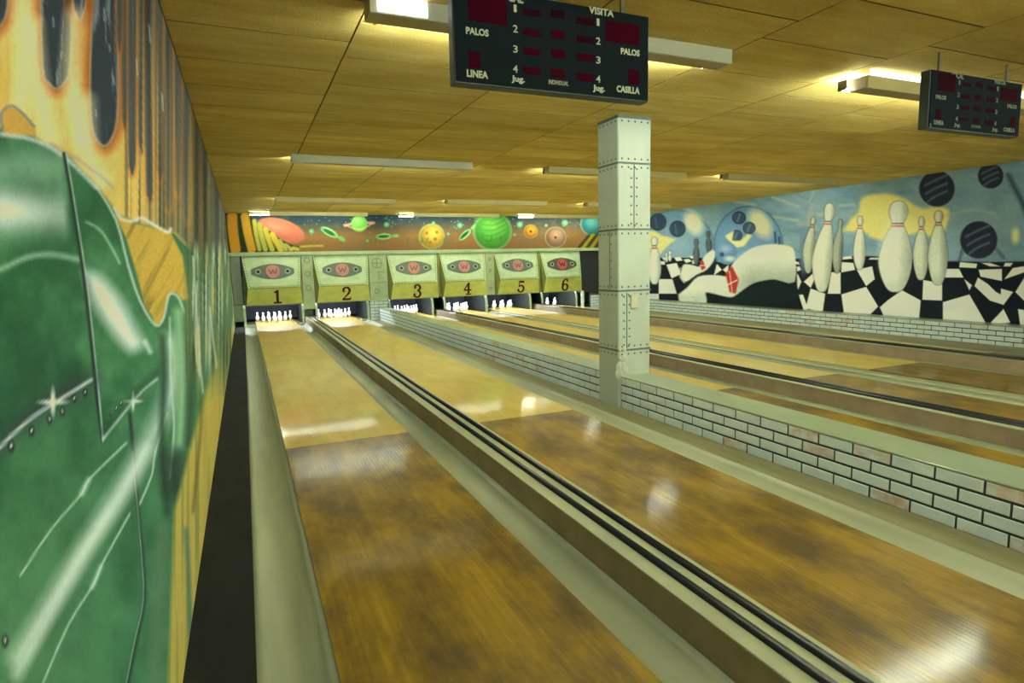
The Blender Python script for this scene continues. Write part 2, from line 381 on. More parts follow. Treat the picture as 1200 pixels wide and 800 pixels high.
def paint_left(P):
    Q = P.copy(); Q[:, 1] = np.maximum(Q[:, 1], .82)
    u, v = to_px(Q)
    u = np.clip(u, -260, 300); v = np.clip(v, -500, 1300)
    p = Paint(u, v, (58, 108, 68)); u = p.u; v = p.v
    n = fbm(u/30, v/45, 3); n2 = fbm(u/9, v/120, 9); n3 = fbm(u/4, v/90, 21)
    p.mix((n-.45)*1.3, (84, 140, 92)); p.mix((.45-n)*1.6, (34, 74, 46))
    # upper sky of flames
    fire = [(-300, 150), (0, 150), (40, 158), (80, 182), (112, 214), (140, 252), (170, 262), (205, 272), (232, 300), (262, 330), (310, 340), (310, -600), (-300, -600)]
    p.poly(fire, (228, 176, 74), 3)
    fm = np.clip(.5-p.sdist(fire)/6, 0, 1)
    p.mix(fm*np.clip((n2-.42)*3, 0, 1), (232, 200, 112)); p.mix(fm*np.clip((.42-n2)*3, 0, 1)*.6, (196, 116, 38))
    p.mix(fm*np.clip((v-60)/120, 0, 1)*.6, (226, 196, 100))
    p.mix(fm*np.clip((170-u)/40, 0, 1)*np.clip((-v+10)/60, 0, 1)*.7, (200, 110, 40))
    # flame holes showing the dark starry sky
    def drop(cx, top, bot, w_, tip=0):
        pts = [(cx-w_*.55, top), (cx-w_, bot-(bot-top)*.42), (cx-w_*.9, bot-26), (cx-w_*.45+tip, bot-6), (cx+tip, bot), (cx+w_*.45+tip, bot-6), (cx+w_*.92, bot-30), (cx+w_, bot-(bot-top)*.42), (cx+w_*.6, top)]
        return p.sm(pts+[pts[0]], 3)[:-1]
    for cx, top, bot, w_ in ((66, -260, 103, 17), (122, -60, 170, 15.5), (-14, -260, 38, 24), (93, -300, 22, 8), (-95, -260, 60, 26), (-190, -260, 20, 30)):
        d = drop(cx, top, bot, w_)
        p.poly(d, (150, 72, 24), 7, .75, 9); p.poly(d, (206, 190, 150), 1.2, .8, 1.6); p.poly(d, (50, 60, 62), 1.5)
        dm = np.clip(.5-p.sdist(d)/3, 0, 1); p.mix(dm*np.clip((n3-.62)*7, 0, 1), (120, 132, 126))
    # flame light yellow hearts
    for q in ([(20, 150), (28, 60), (22, -80)], [(95, 165), (84, 100), (88, 20)], [(60, 160), (45, 100), (38, 30)], [(118, 210), (104, 180), (100, 120)]):
        p.line(q, (250, 238, 168), 16, 11, .85)
    # streaks further along the wall
    sk = np.clip((u-141)/14, 0, 1)*fm
    p.mix(sk*np.clip((u-158)/45, 0, .95), (62, 68, 56))
    for cx, bot, w_ in ((146, 150, 3.5), (155, 205, 4.5), (167, 180, 5), (176, 236, 5), (188, 210, 5.5), (198, 248, 5), (209, 230, 5), (219, 262, 4), (140, 60, 3)):
        d = drop(cx, -200, bot, w_); p.poly(d, (164, 96, 34), 3, .6, 3); p.poly(d, (70, 78, 72), 1)
    s1 = vnoise(u/2.4, v/260+3, 5); s2 = vnoise(u/1.6+40, v/140, 8)
    p.mix(sk*np.clip((s1-.55)*4, 0, 1)*np.clip(1.0-(u-140)/130, .15, .7)*np.clip((v+40)/200, .25, 1), (214, 168, 66))
    p.mix(sk*np.clip((s2-.62)*3.5, 0, 1)*.45, (128, 138, 116)); p.mix(sk*np.clip((.33-s1)*4, 0, 1), (48, 54, 46))
    for x0, y0, x1, y1 in ((122, 10, 122, 24), (128, 52, 129, 60), (112, 128, 113, 136), (133, 90, 134, 99), (62, 20, 63, 32), (72, 60, 72, 68), (175, 30, 176, 50), (160, 70, 161, 88), (190, 110, 191, 130)):
        p.line([(x0, y0), (x1, y1)], (190, 200, 190), 1.2, .8, .8)
    # grey handle loop
    p.poly(p.sm([(4, 158), (2, 134), (12, 126), (24, 131), (40, 148), (42, 158)]), (196, 158, 70), 1); p.line([(4, 156), (1, 134), (12, 124), (24, 130), (40, 148)], (120, 128, 122), 3, 1.2)
    # ochre ground strip and the pale rubble line above it
    oc = [(134, 250), (160, 262), (200, 272), (214, 300), (222, 350), (214, 352), (206, 342), (198, 345), (190, 376), (182, 382), (172, 366), (160, 320), (148, 280)]
    p.poly(oc, (188, 158, 62), 1.5); om = np.clip(.5-p.sdist(oc)/3, 0, 1)
    p.mix(om*np.clip((fbm((u+v*.5)/9, v/60, 4)-.5)*4, 0, 1)*.7, (122, 104, 38))
    p.line([(134, 244), (142, 256), (156, 259), (166, 255), (178, 262), (196, 272), (200, 268)], (206, 212, 194), 3.2, 1.6, .9)
    # dome: dark upper edge, white gloss, second arc
    dome = p.sm([(-60, 148), (0, 158), (40, 165), (75, 183), (110, 218), (134, 258), (150, 312), (164, 352), (182, 381), (184, 450), (120, 516), (107, 446), (-60, 560)])
    p.poly(dome, (52, 104, 62), 1.5); dm = np.clip(.5-p.sdist(dome)/3, 0, 1)
    p.mix(dm*np.clip((n-.42)*1.6, 0, 1), (92, 150, 98)); p.mix(dm*np.clip((.5-n)*2, 0, 1), (36, 78, 48))
    lf = np.clip((80-u+(v-200)*.08)/10, 0, 1)*dm
    p.mix(lf*np.exp(-((v-246-(u*.06))/24)**2)*(.55+.45*np.clip((60-u)/60, 0, 1))*1.0, (232, 240, 222))
    p.mix(lf*np.exp(-((v-196)/22)**2)*.55, (150, 186, 152))
    p.mix(lf*np.clip((v-330)/120, 0, 1)*.55, (34, 72, 50))
    p.mix(lf*np.clip((v-430)/50, 0, 1)*np.clip((u+v-500)/60, 0, 1)*.6, (44, 52, 52))
    p.line([(-60, 336), (0, 316), (30, 302), (60, 298), (92, 304)], (176, 206, 176), 4, 4, .85)
    p.line([(-60, 344), (0, 326), (40, 311), (92, 314)], (44, 92, 56), 7, 6, .6)
    p.line([(-60, 146), (0, 157), (40, 164), (76, 184), (112, 220)], (206, 214, 200), 4, 2, .9)
    p.line([(60, 168), (90, 186), (120, 208), (132, 220)], (150, 160, 148), 3, 2.5, .7)
    p.line([(112, 218), (136, 258), (150, 310), (164, 352), (182, 381), (192, 372), (197, 348), (203, 344), (210, 350), (216, 366)], (200, 216, 190), 2.4, 1.4, .9)
    p.poly(p.sm([(100, 318), (118, 324), (140, 350), (158, 384), (166, 402), (152, 410), (130, 385), (108, 350), (100, 318)]), (226, 236, 214), 9, .95)
    p.line([(101, 260), (118, 270), (134, 296), (140, 308)], (190, 214, 188), 2.2, 1.6, .8)
    p.line([(170, 400), (176, 412)], (226, 234, 216), 4, 3, .8)
    p.mix(np.clip((u-78)/4, 0, 1)*dm*np.exp(-((v-235)/30)**2)*.4, (40, 92, 56))
    # seams
    for w_, cl, dx in ((4.2, (36, 54, 44), 0), (1.4, (186, 204, 186), 2.6)):
        p.line([(75+dx, 180), (82+dx, 220), (90+dx, 270), (99+dx, 330), (107+dx, 400), (114+dx, 470), (121, 518)], cl, w_, 1, .9)
    # lower body panels
    p.mix(np.clip((v-560)/160, 0, 1)*np.clip((150-u)/60, 0, 1)*.25, (110, 156, 104))
    p.line([(-60, 586), (0, 520), (34, 490), (62, 471), (107, 443)], (50, 62, 62), 20, 12, .6)
    p.line([(-60, 590), (0, 524), (34, 492), (62, 473), (107, 445)], (206, 214, 212), 3.4, 1.6, .9); p.star(62, 471, 14)
    p.line([(121, 514), (140, 490), (156, 470), (170, 455), (184, 444)], (204, 214, 200), 2.6, 1.4, .9); p.star(156, 470, 9)
    p.line([(124, 504), (150, 470), (184, 436)], (36, 56, 42), 6, 5, .6)
    for x, y, r in ((13, 523, 5), (37, 505, 4.2), (58, 491, 3.8), (73, 482, 3.6), (87, 467, 3), (100, 460, 3), (130, 484, 2), (136, 478, 2), (142, 472, 2), (6, 751, 5)):
        p.ell(x, y, r*.8, r*1.5, (34, 46, 42), .4); p.ell(x, y-r*.2, r*.35, r*.45, (196, 206, 200), .5)
    p.line([(152, 484), (156, 530), (161, 590), (167, 650), (169, 704), (160, 750), (148, 810)], (36, 54, 44), 4, 1.6, .9)
    p.line([(155, 530), (165, 640), (168, 702), (158, 750), (146, 810)], (150, 178, 150), 1.2, .8, .8)
    p.line([(20, 770), (60, 706), (100, 640), (140, 578), (172, 522), (198, 468), (205, 430), (200, 400)], (214, 230, 200), 13, 13, .85)
    p.line([(20, 790), (60, 716), (100, 646), (140, 584), (172, 526)], (232, 240, 218), 8, 9, .7)
    for q in ([(24, 674), (60, 620), (96, 578), (104, 562), (148, 519)], [(48, 806), (80, 732), (110, 684), (120, 660), (152, 602)], [(164, 590), (178, 556), (182, 530), (196, 484)]):
        p.line(q, (204, 224, 196), 1.8, 1.2, .85)
    p.line([(96, 578), (104, 562)], (220, 232, 210), 5, 3, .7); p.line([(108, 688), (118, 664)], (210, 226, 200), 4, 3, .7)
    # tubes on the right of the engine
    p.line([(190, 395), (192, 440), (190, 520), (196, 600)], (36, 66, 46), 7, 4, .9)
    p.line([(209, 366), (211, 420), (213, 470), (210, 520)], (132, 178, 126), 11, 5, .9)
    p.line([(199, 372), (200, 440), (204, 500), (199, 560)], (190, 212, 178), 2, 1.4, .8)
    p.line([(203, 540), (205, 570)], (34, 42, 38), 20, 14, .9)
    p.line([(222, 360), (224, 440), (221, 520)], (48, 74, 50), 8, 4, .9)
    # ochre bands low at the right
    lo = [(204, 600), (214, 560), (224, 520), (236, 480), (246, 440), (256, 405), (276, 382), (300, 370), (300, 500), (260, 560), (230, 820), (196, 820)]
    p.poly(lo, (172, 158, 70), 3); lm = np.clip(.5-p.sdist(lo)/4, 0, 1)
    p.mix(lm*np.clip((vnoise(u/3.1, v/200+9, 31)-.6)*3, 0, 1)*.45, (78, 98, 60))
    p.line([(232, 430), (236, 480), (232, 540), (226, 600)], (92, 76, 30), 3, 2, .7)
    p.line([(218, 620), (221, 680), (223, 740)], (52, 100, 92), 4, 3, .8)
    p.line([(188, 620), (186, 700), (180, 810)], (98, 120, 86), 14, 7, .6)
    # far streaks
    fs = np.clip((u-214)/8, 0, 1)*np.clip((v-280)/20, 0, 1)*np.clip((470-v-(u-214)*0)/60, 0, 1)
    t = vnoise(u/1.9, v/70, 77); p.mix(fs*.85, (84, 108, 70)); p.mix(fs*np.clip((t-.6)*4, 0, 1), (160, 182, 150)); p.mix(fs*np.clip((.35-t)*4, 0, 1), (44, 62, 42))
    p.mix(fs*np.clip((vnoise(u/2.5, v/50, 13)-.66)*4, 0, 1), (176, 160, 70))
    for q in ([(226, 300), (230, 360), (234, 420), (238, 460)], [(231, 330), (229, 400), (234, 440)], [(246, 360), (250, 400), (254, 430)]):
        p.line(q, (196, 208, 186), 1.6, 1.2, .8)
    # brush mottling
    g = 1+(fbm(u/2.2, v/2.2, 55, 3)-.5)*.10
    return p.c*g[:, None]
inv = np.linspace(1/.72, 1/17.45, 330); AY = 1/inv
BZ = np.linspace(-.08, H+.01, 760)
ml = grid_wall('mural', AY, BZ, lambda a, b: np.stack([np.full(a.shape, WX), a, b], 1), wl, paint_left, (1.4, 1.38, 2.15))
tag(ml, 'airbrushed mural of a riveted green engine under orange flames')

def checks(p, white, wc, soft=.5):
    for q in white: p.poly(q, wc, soft)
def bowl_pin(p, hx, hy, hr, hh, bx, by, br, bh, col, sh, red=True, rot=0.0):
    """upright painted pin as one outline: head, neck, swelling body, narrow foot"""
    top, bot = hy-hh, by+bh; ny = hy+hh*.95; L_ = bot-top
    prof = [(top, 0), (top+hh*.18, hr*.62), (hy-hh*.15, hr), (hy+hh*.5, hr*.8), (ny+1, hr*.58), (ny+(by-ny)*.35, (hr*.6+br)*.5), (by-bh*.25, br*.93), (by+bh*.1, br), (by+bh*.55, br*.82), (bot-bh*.08, br*.45), (bot, 0)]
    ax = lambda y: hx+(bx-hx)*min(1, max(0, (y-hy)/max(by-hy, 1)))+math.tan(-rot)*(y-by)*.0
    pts = p.sm([(ax(y)-w_, y) for y, w_ in prof]+[(ax(y)+w_, y) for y, w_ in reversed(prof[:-1])], 3)[:-1]
    d = p.sdist(pts); m = np.clip(.5-d/1.4, 0, 1); p.mix(np.clip(.5-(d-.8)/1.6, 0, 1)*.6, tuple(k*.45 for k in sh)); p.mix(m, col)
    cx_ = hx+(bx-hx)*np.clip((p.v-hy)/max(by-hy, 1), 0, 1); wl_ = np.where(p.v < ny, hr, br)
    p.mix(m*np.clip((p.u-cx_)/wl_*1.1-.1, 0, 1)*.85, sh); p.mix(m*np.clip(-(p.u-cx_)/wl_*1.3-.75, 0, 1)*.6, sh); p.mix(m*np.clip((p.v-by-bh*.4)/bh, 0, 1)*.5, sh)
    if red:
        p.mix(m*np.clip(1.3-np.abs(p.v-ny), 0, 1)*.8, (60, 76, 84)); p.mix(m*np.clip(1.4-np.abs(p.v-ny-3), 0, 1), (186, 84, 72))
def paint_right(P):
    Q = P.copy(); Q[:, 1] = np.maximum(Q[:, 1], 2.2)
    u, v = to_px(Q); u = np.clip(u, 600, 1500)
    p = Paint(u, v, (112, 146, 152)); u = p.u; v = p.v
    n = fbm(u/22, v/9, 3); 
    p.mix((n-.45)*1.6, (142, 168, 160)); p.mix((.45-n)*1.8, (84, 116, 132)); p.mix(np.clip((u-1090)/60, 0, 1)*.35, (92, 120, 116))
    for q in ([(905, 231), (924, 238), (936, 242)], [(860, 236), (885, 240)], [(905, 254), (935, 258)], [(1000, 240), (985, 241)], [(880, 300), (930, 296)], [(960, 252), (975, 246)]):
        p.line(q, (190, 192, 150), 2.2, 2, .7)
    p.line([(930, 230), (948, 236), (955, 216)], (176, 186, 160), 2, 2, .5)
    for q in ([(936, 262), (946, 262), (952, 240), (948, 258), (956, 268)],): p.line(q, (190, 168, 130), 3, 2.5, .6)
    W = (224, 232, 196); K = (22, 28, 30)
    # floor
    hz = [(700, 300), (790, 299), (830, 300), (880, 305), (935, 303), (1020, 300), (1110, 306), (1160, 307), (1300, 304), (1300, 420), (700, 420)]
    p.poly(hz, K, .8)
    wh = [[(772, 327), (788, 327), (793, 344), (772, 344)], [(781, 310), (793, 308), (798, 321), (787, 326)], [(840, 309), (837, 322), (846, 316)], [(854, 310), (847, 316), (853, 321)],
          [(752, 344), (772, 344), (772, 352), (752, 352)], [(765, 306), (779, 306), (779, 310), (768, 310)], [(790, 302), (797, 301), (800, 305), (793, 306)], [(801, 304), (807, 303), (811, 306), (804, 308)], [(808, 300), (814, 300), (816, 303), (810, 303)], [(776, 302), (784, 301), (786, 304), (778, 305)],
          [(812, 304), (818, 304), (816, 309), (811, 309)],
          [(910, 361), (924, 352), (927, 362)], [(936, 345), (941, 345), (947, 362), (942, 364)], [(931, 321), (935, 340), (939, 330), (935, 321)], [(931, 306), (936, 307), (937, 310), (931, 309)], [(932, 313), (937, 312), (939, 316), (934, 318)],
          [(942, 330), (954, 319), (955, 326), (950, 337)], [(950, 338), (967, 344), (964, 366), (944, 361)], [(974, 319), (985, 319), (985, 344), (970, 344)],
          [(986, 345), (1015, 336), (1029, 359), (1020, 368), (989, 367)], [(1004, 316), (1022, 312), (1025, 327), (1015, 335)], [(986, 307), (1000, 308), (1002, 316), (986, 319)],
          [(1031, 360), (1040, 352), (1057, 340), (1079, 352), (1077, 373), (1036, 371)], [(1082, 328), (1104, 332), (1104, 352), (1081, 351)], [(1105, 354), (1136, 345), (1155, 378), (1105, 375)],
          [(1107, 315), (1124, 315), (1129, 325), (1107, 325)], [(1130, 327), (1139, 334), (1136, 340)], [(1125, 307), (1145, 309), (1144, 314), (1124, 313)], [(1147, 316), (1174, 315), (1174, 329), (1149, 324)],
          [(1146, 325), (1158, 333), (1167, 342), (1173, 345), (1173, 338), (1187, 342), (1176, 357), (1160, 352), (1142, 335)], [(1176, 362), (1184, 378), (1159, 380)], [(1206, 316), (1190, 342), (1200, 352), (1230, 360), (1235, 330)],
          [(1212, 310), (1187, 314), (1177, 327), (1200, 319)], [(1178, 308), (1187, 308), (1184, 312), (1176, 312)], [(1150, 308), (1160, 308), (1172, 312), (1160, 312)], [(1193, 362), (1230, 368), (1235, 392), (1196, 384)],
          [(1020, 302), (1032, 302), (1033, 304), (1018, 304)], [(988, 301), (997, 300), (999, 303), (987, 304)]]
    for a in range(4):
        for b in range(2): wh.append([(1245+a*60+(b*30), 320+b*34), (1272+a*60+(b*30), 322+b*34), (1276+a*60+(b*30), 352+b*34), (1243+a*60+(b*30), 350+b*34)])
    checks(p, wh, W)
    # distant great spheres
    p.ell(792, 294, 46, 48, (96, 136, 156), .04, 1); p.mix(np.clip((v-303)/3, 0, 1)*0, K)
    p.ell(792, 288, 38, 38, (122, 154, 160), .4, .6); p.ring(792, 294, 46, 48, (70, 96, 108), .04, .7)
    checks(p, [[(700, 302), (840, 302), (840, 366), (700, 366)]], K, .6); checks(p, wh[:11], W)
    p.poly([(740, 272), (766, 270), (776, 276), (792, 280), (780, 290), (772, 300), (745, 304)], (206, 198, 122), 1.5)
    p.ell(813, 261, 10, 14, (206, 212, 172), .35, 1, -.5)
    for x, y, r in ((771, 260, 9.5), (794, 268, 9)): p.ell(x, y, r, r*1.02, (50, 70, 86), .12); p.ring(x, y, r, r, (36, 46, 54), .12, .8); p.line([(x-3, y-5), (x-1, y+6)], (84, 112, 124), 1.5, 1, .7)
    p.ell(877, 288, 40, 46, (92, 134, 160), .04, 1); p.ell(872, 284, 30, 32, (110, 148, 162), .5, .6); p.ring(877, 288, 40, 46, (62, 88, 102), .04, .7)
    p.ell(891, 262, 11, 18, (206, 206, 156), .35, 1, -.6)
    for x, y, r in ((866, 255, 7.5), (878, 267, 7), (863, 276, 6.5)): p.ell(x, y, r, r*.95, (60, 80, 94), .12); p.ring(x, y, r, r*.95, (34, 44, 52), .16, .8); p.line([(x+1, y-4), (x-2, y+4)], (120, 146, 150), 1.5, 1, .7)
    p.poly([(850, 276), (860, 270), (858, 282), (868, 282), (876, 274), (881, 276), (872, 288), (864, 290), (852, 280)], (214, 208, 130), 1.2)
    checks(p, [[(838, 322), (838, 307), (920, 309), (934, 314), (934, 366), (838, 366)]], K, .6); checks(p, wh[2:4], W)
    for q in ([(908, 272), (909, 284)], [(913, 278), (914, 290)]): p.line(q, (42, 60, 66), 2.4, .8, .8)
    p.ell(852, 297, 12, 13, (92, 132, 156), .06); p.ell(850, 291, 7, 5, (142, 172, 178), .5, .8); p.ell(855, 303, 6, 3, (206, 214, 196), .5, .8); p.ell(846, 298, 2.5, 2.5, (52, 76, 98), .3)
    # distant pins
    bowl_pin(p, 816, 284, 2.2, 4, 816, 298, 3.2, 12, (84, 98, 92), (48, 56, 54), False); bowl_pin(p, 830, 275, 2, 4, 831, 286, 3, 10, (76, 90, 92), (44, 52, 54), False)
    bowl_pin(p, 785, 296, 1.3, 2, 785, 302, 1.6, 4, (206, 214, 190), (150, 160, 150), False); bowl_pin(p, 781, 298, 1, 2, 781, 303, 1.4, 4, (206, 214, 190), (150, 160, 150), False)
    bowl_pin(p, 767, 283, 3.6, 5, 767, 313, 7.5, 20, (206, 218, 186), (132, 148, 136))
    # fallen pin by the left sphere
    p.poly(p.sm([(798, 318), (801, 310), (810, 310), (820, 312), (824, 302), (834, 293), (838, 296), (836, 306), (828, 316), (816, 322), (804, 330), (798, 325), (798, 318)]), (208, 218, 188), 1)
    p.poly([(820, 306), (824, 305), (827, 314), (822, 317)], (170, 60, 48), .6); p.line([(820, 311), (828, 311)], (220, 220, 190), .8, .5); p.line([(797, 314), (797, 324), (802, 331)], (196, 204, 180), 1.4, .8)
    # bent giant pin lying across the tiles
    body = p.sm([(795, 345), (806, 336), (818, 324), (838, 322), (853, 323), (857, 311), (870, 298), (886, 289), (905, 286), (922, 288), (931, 295), (931, 330), (908, 327), (892, 329), (880, 333), (866, 343), (858, 348), (848, 347), (836, 344), (827, 343), (828, 352), (824, 362), (800, 362), (795, 345)])
    p.poly([(826, 356), (850, 352), (880, 336), (905, 328), (931, 330), (937, 345), (925, 352), (905, 364), (822, 364)], (24, 34, 32), 3)
    p.poly(body, (208, 218, 184), 1); bm_ = np.clip(.5-p.sdist(body)/2, 0, 1)
    p.mix(bm_*np.clip((v-300)/30, 0, 1)*np.clip((u-850)/30, 0, 1)*.75, (128, 140, 118)); p.mix(bm_*np.clip((v-334)/14, 0, 1)*np.clip((858-u)/30, 0, 1)*.5, (146, 158, 134))
    p.ell(890, 298, 18, 6, (226, 232, 200), .8, .8, -.2)
    p.poly([(850, 320), (858, 312), (866, 328), (862, 344), (855, 342)], (162, 56, 44), 1); p.line([(852, 334), (864, 328)], (222, 222, 190), 1.2, .6); p.line([(855, 318), (858, 342)], (222, 222, 190), 1, .6, .8)
    # cloud
    p.poly(p.sm([(988, 271), (996, 258), (1006, 248), (1010, 232), (1030, 227), (1048, 228), (1062, 234), (1080, 244), (1096, 242), (1112, 246), (1110, 262), (1100, 280), (1080, 273), (1062, 276), (1040, 281), (1022, 279), (1012, 272), (988, 271)]), (208, 196, 112), 2.5)
    # standing pins
    G = (206, 214, 178); S = (126, 138, 116)
    p.ell(942, 294, 6, 26, (96, 128, 138), .3, .7)
    bowl_pin(p, 953, 259, 2.6, 4.5, 947, 292, 6.2, 28, (178, 188, 156), (106, 116, 100))
    bowl_pin(p, 985, 262, 2.4, 5, 981, 294, 6, 26, (150, 160, 134), (62, 70, 64), False)
    bowl_pin(p, 1008, 259, 3, 5.5, 1007, 294, 7, 22, G, S)
    bowl_pin(p, 972, 249, 6, 11, 963, 304, 11.5, 38, G, S)
    bowl_pin(p, 1080, 260, 3.2, 6, 1079, 298, 9, 30, (188, 196, 158), (118, 128, 104), True, .12)
    bowl_pin(p, 1100, 254, 5, 7, 1099, 300, 11.5, 34, (190, 200, 164), (112, 122, 100), True, -.08)
    bowl_pin(p, 1053, 249, 11, 13.5, 1049, 304, 19.5, 38, (204, 212, 178), (132, 142, 120), True)
    p.ell(1040, 292, 8, 22, (224, 230, 200), .8, .6, .1)
    # dark striped balls
    for x, y, r in ((1098, 221, 21), (1161, 206, 15), (1147, 281, 22)):
        p.ell(x, y, r*1.03, r*1.03, (160, 176, 156), .05, .7); p.ell(x, y, r, r, (38, 46, 56), .05)
        for d in (-.45, 0, .45): p.line([(x-r*.6+d*4, y+r*d+r*.28), (x-r*.1, y+r*d-r*.02), (x+r*.55, y+r*d-r*.3)], (102, 118, 122), r*.09, 1.4, .8)
    for q in ([(1128, 292), (1124, 306)], [(1168, 292), (1176, 302)]): p.line(q, (50, 74, 84), 3, 2, .8)
    p.line([(1182, 206), (1190, 222), (1200, 242), (1212, 280), (1210, 304)], (40, 54, 60), 5, 3, .9); p.ell(1190, 276, 4.5, 9, (188, 196, 124), .5)
    p.line([(1110, 252), (1140, 246), (1165, 250)], (150, 168, 150), 2.5, 2, .6)
    g = 1+(fbm(u/2, v/2, 55, 3)-.5)*.10
    return p.c*g[:, None]
inv = np.linspace(1/4.7, 1/17.45, 760); AY = np.concatenate([[YB, 0, 1.5], np.linspace(2.2, 4.68, 60), 1/inv])
BZ = np.concatenate([np.linspace(.28, H+.01, 270)])
mr = grid_wall('mural', AY, BZ, lambda a, b: np.stack([np.full(a.shape, RWX), a, b], 1), wr, paint_right, (1.55, 1.5, 2.1))
tag(mr, 'painted mural of giant white pins, blue spheres and checkered tiles')

def paint_front(P):
    u, v = to_px(P); p = Paint(u, v, (40, 58, 66)); u = p.u; v = p.v
    lo = 289-(u-270)*.016; t = np.clip((v-(lo-34))/30, 0, 1)
    p.mix(np.clip((t-.15)*1.5, 0, 1), (146, 106, 60)); n = fbm(u/9, v/5, 8)
    p.mix((n-.5)*1.2, (96, 112, 106))
    rs = random.Random(3)
    for k in range(110): p.ell(rs.uniform(350, 702), 251+abs(rs.gauss(0, 12)), .55, .55, (150, 190, 170), .7, .8)
    for x, y, r in ((365, 271, 2.4), (453, 263, 2.6), (508, 261, 1.6), (539, 264, 2.6), (525, 274, 1.6), (609, 263, 3), (662, 261, 3), (640, 264, 1.5), (603, 275, 1.3), (430, 282, 1.5)): p.ell(x, y, r, r, (116, 196, 140), .6)
    # red planet behind the yellow ribs
    p.ell(329, 270, 29, 13.5, (196, 112, 84), .06, 1, .3); p.ell(322, 266, 16, 5, (222, 142, 110), .7, .7, .3)
    rib = p.sm([(262, 300), (264, 253), (290, 251), (300, 262), (318, 272), (330, 281), (345, 288), (352, 290), (262, 302)])
    p.poly(rib, (52, 60, 36), .8)
    for a, b, w_, cl in ((272, 276, 12, (216, 150, 44)), (287, 295, 10, (212, 158, 50)), (298, 304, 5, (190, 176, 70)), (304, 311, 6, (176, 176, 78)), (311, 319, 6, (198, 182, 64)), (319, 329, 7, (204, 184, 62)), (328, 335, 4, (176, 180, 84)), (334, 341, 4, (176, 180, 84)), (341, 349, 4, (190, 184, 70))):
        tp = 251 if a < 290 else 251+(a-292)*.78
        p.line([(a, tp+3), ((a+b)/2-1, (tp+292)/2), (b, 292)], cl, w_, .9, 1)
    p.line([(352, 289), (366, 288), (378, 288)], (200, 180, 60), 2, 1)
    # saucers, planets
    def ufo(x, y, r, rot):
        p.ell(x, y, r, r*.38, (150, 206, 118), .15, 1, rot); p.ell(x-.5, y, r*.75, r*.2, (40, 96, 60), .3, 1, rot)
        c, s = math.cos(rot), math.sin(rot); p.ell(x+c*r*1.5, y+s*r*1.5, r*.45, r*.22, (120, 180, 100), .3, 1, rot)
    ufo(386, 272, 11, .5); ufo(450, 277, 9, -.05); ufo(545, 275, 9, -.75)
    p.line([(404, 264), (420, 261), (438, 261)], (206, 150, 120), 3, 1); p.ell(421, 262, 9.5, 9.5, (108, 186, 74), .08); p.ell(419, 259, 5, 4, (158, 220, 120), .7, .8); p.line([(406, 264), (421, 269), (436, 262)], (214, 170, 130), 1.4, .8)
    for x, y, r, c1, c2 in ((506, 277, 14, (196, 160, 58), (226, 204, 96)), (577, 271, 21, (88, 168, 60), (140, 214, 96)), (622, 271, 7.5, (200, 130, 40), (230, 190, 60)), (651, 278, 11.5, (160, 120, 92), (200, 164, 132)), (694, 262, 13, (62, 134, 132), (116, 186, 168))):
        p.ell(x, y, r*1.08, r*1.08, (176, 206, 150), .06, .7); p.ell(x, y, r, r, tuple(k*.8 for k in c1), .08); p.ell(x+r*.12, y-r*.08, r*.8, r*.8, c1, .3); p.ell(x+r*.1, y-r*.2, r*.45, r*.4, c2, .8, .8)
    for k in range(-2, 3): p.line([(560+4*k, 268+7*k), (577, 270+6*k), (594, 262+6*k)], (66, 140, 50), 1.4, .9, .6)
    for x, y in ((500, 273), (510, 280), (504, 284), (512, 272)): p.ell(x, y, 1.8, 1.8, (160, 110, 40), .5)
    p.ell(622, 271, 1.5, 1.5, (120, 50, 20), .5); p.ell(651, 278, 1.4, 1.4, (90, 60, 40), .5)
    for k in range(8): p.line([(676+5*k, 293), (690+5*k, 276-k)], (186, 158, 44) if k % 2 else (60, 76, 30), 3, .8)
    for x in (428, 434, 440, 478, 486, 494, 500, 520, 575, 586): p.line([(x, lo.mean()*0+287-(x-270)*.016), (x+1, 283-(x-270)*.016)], (70, 130, 50), 1.6, 1, .8)
    g = 1+(fbm(u/1.6, v/1.6, 55, 3)-.5)*.12
    return p.c*g[:, None]
mf = grid_wall('mural', np.linspace(WX, RWX, 700), np.linspace(1.96, H+.01, 90), lambda a, b: np.stack([a, np.full(a.shape, YF), b], 1), wf, paint_front, (.60, .62, .74))
tag(mf, 'painted frieze of planets and saucers above the lane machines')

